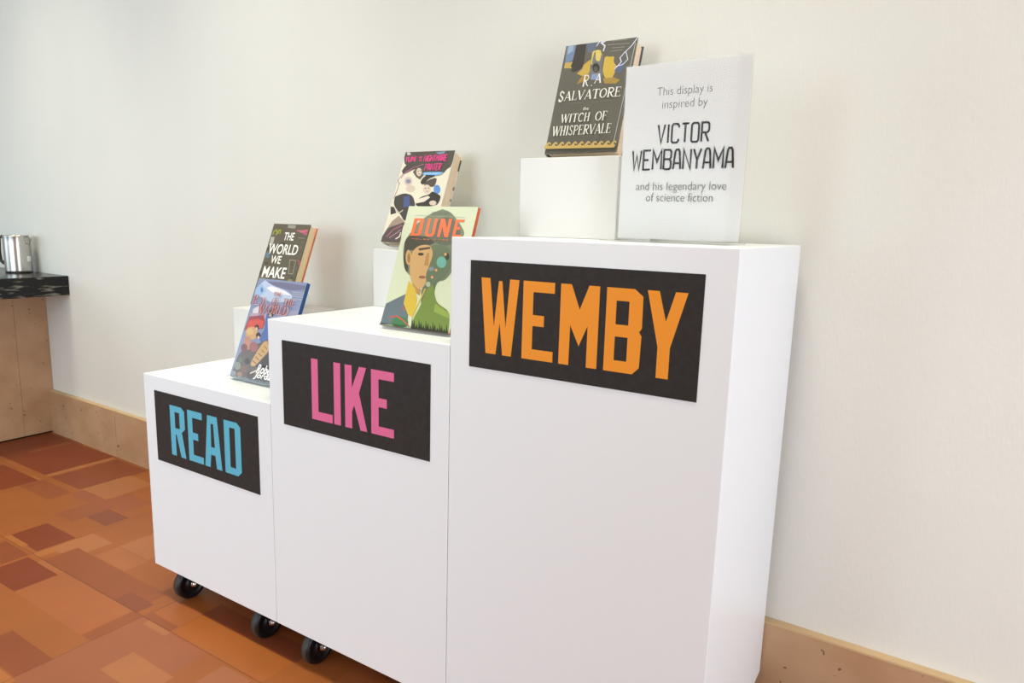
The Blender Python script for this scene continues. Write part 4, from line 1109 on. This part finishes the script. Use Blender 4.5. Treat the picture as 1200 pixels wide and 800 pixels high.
# ------------------------------------------------------------------ books
def make_book(key, name, label, T, cover, spine_c, back_c, edge, hard=True, rough=.3, coat=.5, pages=M_PAGES, side=None):
    B = BOOK_POSE[key]
    w, h, tl = B['w'], B['h'], R(B['t'])
    o = B['o']
    t = thing(name, (o[0] + w / 2, o[1], o[2]), label, 'book', 'books on display', (-tl, 0, 0))
    ct = .0026 if hard else .0006
    sq = .0035 if hard else .0
    hw = w / 2
    mb = MB()
    mb.box((-hw, 0, 0), (hw, ct, h), mat(key + ' cover', cover, rough, coat=coat))
    for e in ART[key]:
        kind, col = e[0], e[1]
        m = mat(key + ' print', col, rough, coat=coat)
        cl = lambda p: (min(max(p[0], 0.0), 1.0) * w - hw, min(max(p[1], 0.0), 1.0) * h)
        if kind == 'p':
            pl = [cl(p) for p in e[2]]
            if 7 <= len(pl) < 30:
                border = lambda p: abs(p[0]) > hw - .006 or p[1] < .006 or p[1] > h - .008
                for _ in range(2):
                    out = []
                    for a, p, r in zip(pl[-1:] + pl[:-1], pl, pl[1:] + pl[:1]):
                        if border(p):
                            out.append(p)
                        else:
                            out += [(p[0] * .78 + a[0] * .22, p[1] * .78 + a[1] * .22), (p[0] * .78 + r[0] * .22, p[1] * .78 + r[1] * .22)]
                    pl = out
            mb.ink([pl], m)
        elif kind == 'l':
            pts = [cl(p) for p in e[2]]
            closed = pts[0] == pts[-1]
            for q in quads(pts[:-1] if closed else pts, e[3] * w, None, closed):
                mb.ink([q], m)
        else:
            a, b = e[3][:2], e[3][2:]
            box = (a[0] * w - hw, a[1] * h, b[0] * w - hw, b[1] * h)
            if kind == 'k':
                block_text(mb, e[2], box, m)
            elif kind == 'c':
                wd = (box[2] - box[0]) / len(e[2])
                thin_text(mb, e[2], (box[0] + wd * .12, box[1] + wd * .12, box[2] - wd * .12, box[3] - wd * .12), m, min(wd * .34, (box[3] - box[1]) * .2), gap=.42)
            elif kind == 's':
                serif_text(mb, e[2], box, m)
            elif kind == 'b':
                font_text(mb, e[2], box, m)
            elif kind == 'w':
                font_text(mb, e[2], box, m, weight=.018)
            elif kind == 'i':
                font_text(mb, e[2], box, m, weight=.02, shear=.25)
    mb.build('front_cover', t)
    mb = MB()
    mb.box((-hw, T - ct, 0), (hw, T, h), mat(key + ' back', back_c, rough, coat=coat))
    if side:
        for z0, z1, c in side:
            mb.box((hw - .002, T - ct - .0002, z0 * h), (hw + .0003, T + .0002, z1 * h), mat(key + ' back mark', c, rough))
    mb.build('back_cover', t)
    mb = MB()
    n = 8
    out = [(-hw + ct * .4 + .0005, .0002)] + [(-hw - math.sin(math.pi * i / n) * (.0025 if hard else .0004), .0002 + (T - .0004) * i / n) for i in range(n + 1)] + [(-hw + ct * .4 + .0005, T - .0002)]
    mb.prism(out, 'z', .0001, h - .0001, mat(key + ' spine', spine_c, rough, coat=coat))
    mb.build('spine', t)
    mb = MB()
    mb.box((-hw + ct + .0012, ct + .0002, sq), (hw - sq - .0003, T - ct - .0002, h - sq), pages)
    mb.build('page_block', t)
    return t


BOOKS = (
    ('witch', 'hardcover_book', 'WITCH OF WHISPERVALE hardcover with stormy grey cover leaning on the tallest plinth\'s riser', .036, (96, 95, 86), (40, 44, 52), (60, 68, 84), True, .22, .9, None, None),
    ('yumi', 'hardcover_book', 'hardcover with pink NIGHTMARE PAINTER title and black, cream and blue cover art', .031, (226, 219, 200), (222, 214, 198), (226, 220, 204), True, .4, .3, None, [(.83, .95, (70, 64, 60)), (.62, .66, (120, 110, 104)), (.50, .53, (150, 130, 130))]),
    ('dune', 'paperback_book', 'thin DUNE paperback with orange title and pale green portrait cover', .0105, (204, 212, 184), (198, 206, 180), (206, 212, 190), False, .35, .3, None, None),
    ('world', 'hardcover_book', 'dark brown THE WORLD WE MAKE hardcover with large white title lettering', .029, (94, 87, 72), (80, 74, 62), (214, 128, 92), True, .42, .2, None, None),
    ('eye', 'paperback_book', 'THE EYE OF THE WORLD book with blue mountain cover and red title', .0115, (132, 142, 176), (110, 150, 200), (98, 156, 214), False, .32, .3, None, None))
PG = {'dune': mat('orange page edge', (206, 92, 54), .8), 'eye': mat('blue edge', (40, 78, 130), .7), 'world': mat('peach pages', (246, 218, 176), .85)}
noise_mix(PG['world'], (244, 214, 168), (250, 224, 184), 18, .3, .7, 4, (1, 60, 1))
for key, name, lab, T, c, sc, bc, hard, rough, coat, _p, side in BOOKS:
    make_book(key, name, lab, T, c, sc, bc, None, hard, rough, coat, PG.get(key, M_PAGES), side)

# ------------------------------------------------------------------ clear easels that hold the books
def make_easel(key, T, surface, label, lip=.010, inset=.012, pm=None):
    pm = pm or M_ACR
    B = BOOK_POSE[key]
    tl, o = R(B['t']), B['o']
    hgt = B['h'] * .62
    th = .0022
    a, b = -.0018, T + .0018
    lo = -.0015

    def yz(d, v):
        return (o[1] + v * math.sin(tl) + d * math.cos(tl), o[2] + v * math.cos(tl) - d * math.sin(tl))
    prof = [yz(a, lip), yz(a, lo), yz(b, lo), yz(b, hgt)]
    x0, x1 = o[0] + inset, o[0] + B['w'] - .004
    base = min(p[1] for p in prof)
    t = thing('book_easel', ((x0 + x1) / 2, prof[2][0], surface), label, 'easel', 'clear book easels')
    L = lambda p: (p[0] - prof[2][0], p[1] - surface)
    hx = (x1 - x0) / 2
    mb = MB()
    mb.prism(pen([L(p) for p in prof[:3]], th)[0], 'x', -hx, hx, pm)
    tag(mb.build('ledge', t))
    mb = MB()
    mb.prism(pen([L(yz(b, lo + th / 2)), L(prof[3])], th)[0], 'x', -hx, hx, pm)
    mb.build('back_plate', t)
    top = yz(b + .003, hgt * .8)
    mb = MB()
    foot = (min(top[0] + .045, PD - .006), surface + .0014)
    mb.prism(pen([L(top), L(foot)], th)[0], 'x', -hx * .55, hx * .55, pm)
    mb.build('rear_leg', t)
    return t


make_easel('dune', .0105, HT[1], 'clear plastic easel holding the DUNE paperback', lip=.004, inset=-.001, pm=M_ACR_E)
make_easel('eye', .0115, HT[0], 'clear plastic easel with thin ledge under THE EYE OF THE WORLD', lip=.004, inset=-.006, pm=M_ACR_E)
make_easel('witch', .036, 1.1165, 'clear plastic easel holding the WITCH OF WHISPERVALE hardcover', lip=.004, inset=.006)
make_easel('yumi', .031, .9195, 'clear plastic easel holding the pink titled NIGHTMARE PAINTER hardcover', lip=.004)
make_easel('world', .029, .738, 'clear plastic easel holding the THE WORLD WE MAKE hardcover', lip=.004)

# ------------------------------------------------------------------ printed notice in a clear sign holder
SY = 0.215
SX0, SX1, SZ0, SZ1 = 1.1655, 1.3770, 0.9685, 1.2585
t = thing('sign_holder', ((SX0 + SX1) / 2, SY, HT[2]), 'clear upright sign holder with white printed notice on the tallest plinth', 'sign')
hx = (SX1 - SX0) / 2
mb = MB()
cxs = (SX0 + SX1) / 2
mb.box((-hx, 0, SZ0 - HT[2]), (hx, .0005, SZ1 - HT[2] - .001), M_SHEET)
Lx = lambda b: (b[0] - cxs, b[1] - HT[2], b[2] - cxs, b[3] - HT[2])
font_text(mb, 'This display is', Lx((1.2231, 1.2022, 1.3167, 1.2195)), M_INK2, weight=-.012)
font_text(mb, 'inspired by', Lx((1.2335, 1.1812, 1.3100, 1.1985)), M_INK2, weight=-.012)
thin_text(mb, 'VICTOR', Lx((1.2290, 1.1290, 1.3158, 1.1590)), M_INK, .0034, gap=.42)
thin_text(mb, 'WEMBANYAMA', Lx((1.1858, 1.0858, 1.3590, 1.1175)), M_INK, .0034, gap=.36)
font_text(mb, 'and his legendary love', Lx((1.1955, 1.0468, 1.3509, 1.0645)), M_INK2, weight=-.012)
font_text(mb, 'of science fiction', Lx((1.2146, 1.0322, 1.3301, 1.0460)), M_INK2, weight=-.012)
tag(mb.build('paper_insert', t), 'white sheet printed with thin black lettering')
mb = MB()
for ya, yb in ((-.0032, -.0012), (.0014, .0034)):
    mb.box((-hx - .0015, ya, .0032), (hx + .0015, yb, SZ1 - HT[2] + .0015), M_ACR)
mb.build('clear_panel', t)
mb = MB()
mb.box((-hx - .0015, -.075, .0003), (hx + .0015, .045, .0030), M_ACR, .0008)
mb.build('foot', t)

# ------------------------------------------------------------------ counter at the left end of the wall
def wall_y(x):
    return face_y(x, WT)


t = thing('counter_base', (XL - .3, -.35, 0), 'buff stone panelled counter base under the black countertop', 'counter')
ox, oy = t.location.x, t.location.y
mb = MB()
for ya, yb in ((-1.2, -.8075), (-.8065, -.4045), (-.4035, -.0015), (-.0005, .4020), (.4030, wall_y(XL) - .001)):
    mb.box((XL - .03 - ox, ya - oy, .008), (XL - ox, yb - oy, .640), M_BUFF)
mb.build('stone_panel', t)
mb = MB()
mb.box((XL - .6 - ox, -1.19 - oy, .0005), (XL - .034 - ox, wall_y(XL) - .004 - oy, .638), mat('counter carcass', (120, 104, 88), .7))
mb.build('carcass', t)
mb = MB()
mb.box((XL - .033 - ox, -1.19 - oy, .0005), (XL - .004 - ox, wall_y(XL) - .022 - oy, .0078), M_BLACK)  # black strip put in for the shade of the toe gap
mb.build('toe_gap_shade', t)
mb = MB()
CX1 = -1.457
mb.prism([(XL - .62, -1.25), (CX1, -1.25), (CX1, wall_y(CX1) - .0008), (XL - .62, wall_y(XL - .62) - .0008)], 'z', .6415, .7225, M_GRANITE)
es = [e for e in mb.bm.edges if all(abs(v.co.x - CX1) < 1e-5 for v in e.verts)]
bmesh.ops.bevel(mb.bm, geom=es, offset=.003, segments=2, affect='EDGES', profile=.5)
o = mb.build('countertop')
tag(o, 'polished black granite countertop with pale veins above the stone base', 'countertop')

# ------------------------------------------------------------------ steel pitcher on the counter
t = thing('steel_pitcher', (PIT[0], PIT[1], .7227), 'brushed steel coffee pitcher with black handle on the black countertop', 'pitcher')
t.rotation_euler = (0, 0, R(PIT[2]))
pr, ph = .050, .160
mb = MB()
mb.lathe([(pr - .003, .0), (pr, .003), (pr, .012), (pr * .985, ph - .030), (pr * .985, ph - .004), (pr, ph), (pr - .003, ph), (pr - .004, ph - .004), (pr - .005, .010), (.001, .008)], M_STEEL, 56)
mb.build('body', t)
mb = MB()
mb.tube([(pr * .97, -.004, ph - .006), (pr + .010, -.004, ph + .001), (pr + .018, -.004, ph - .004), (pr + .021, -.004, ph - .016), (pr + .014, -.004, ph - .030), (pr * .98, -.004, ph - .034)], .0022, M_STEEL, 8)
mb.build('wire_loop', t)
mb = MB()
mb.tube([(-pr + .004, 0, ph - .014), (-pr - .016, 0, ph - .006), (-pr - .030, 0, ph - .014), (-pr - .034, 0, ph * .55), (-pr - .031, 0, .052), (-pr - .016, 0, .040), (-pr + .004, 0, .036)], .0075, M_BLACK, 12)
tag(mb.build('handle', t), 'black plastic handle')
mb = MB()
mb.box((pr - .004, -.008, .050), (pr + .0035, .008, .072), mat('painted glint', (226, 226, 220), .5), .0015)  # white block painted in place of a highlight on the steel
tag(mb.build('side_glint', t), 'small painted glint')
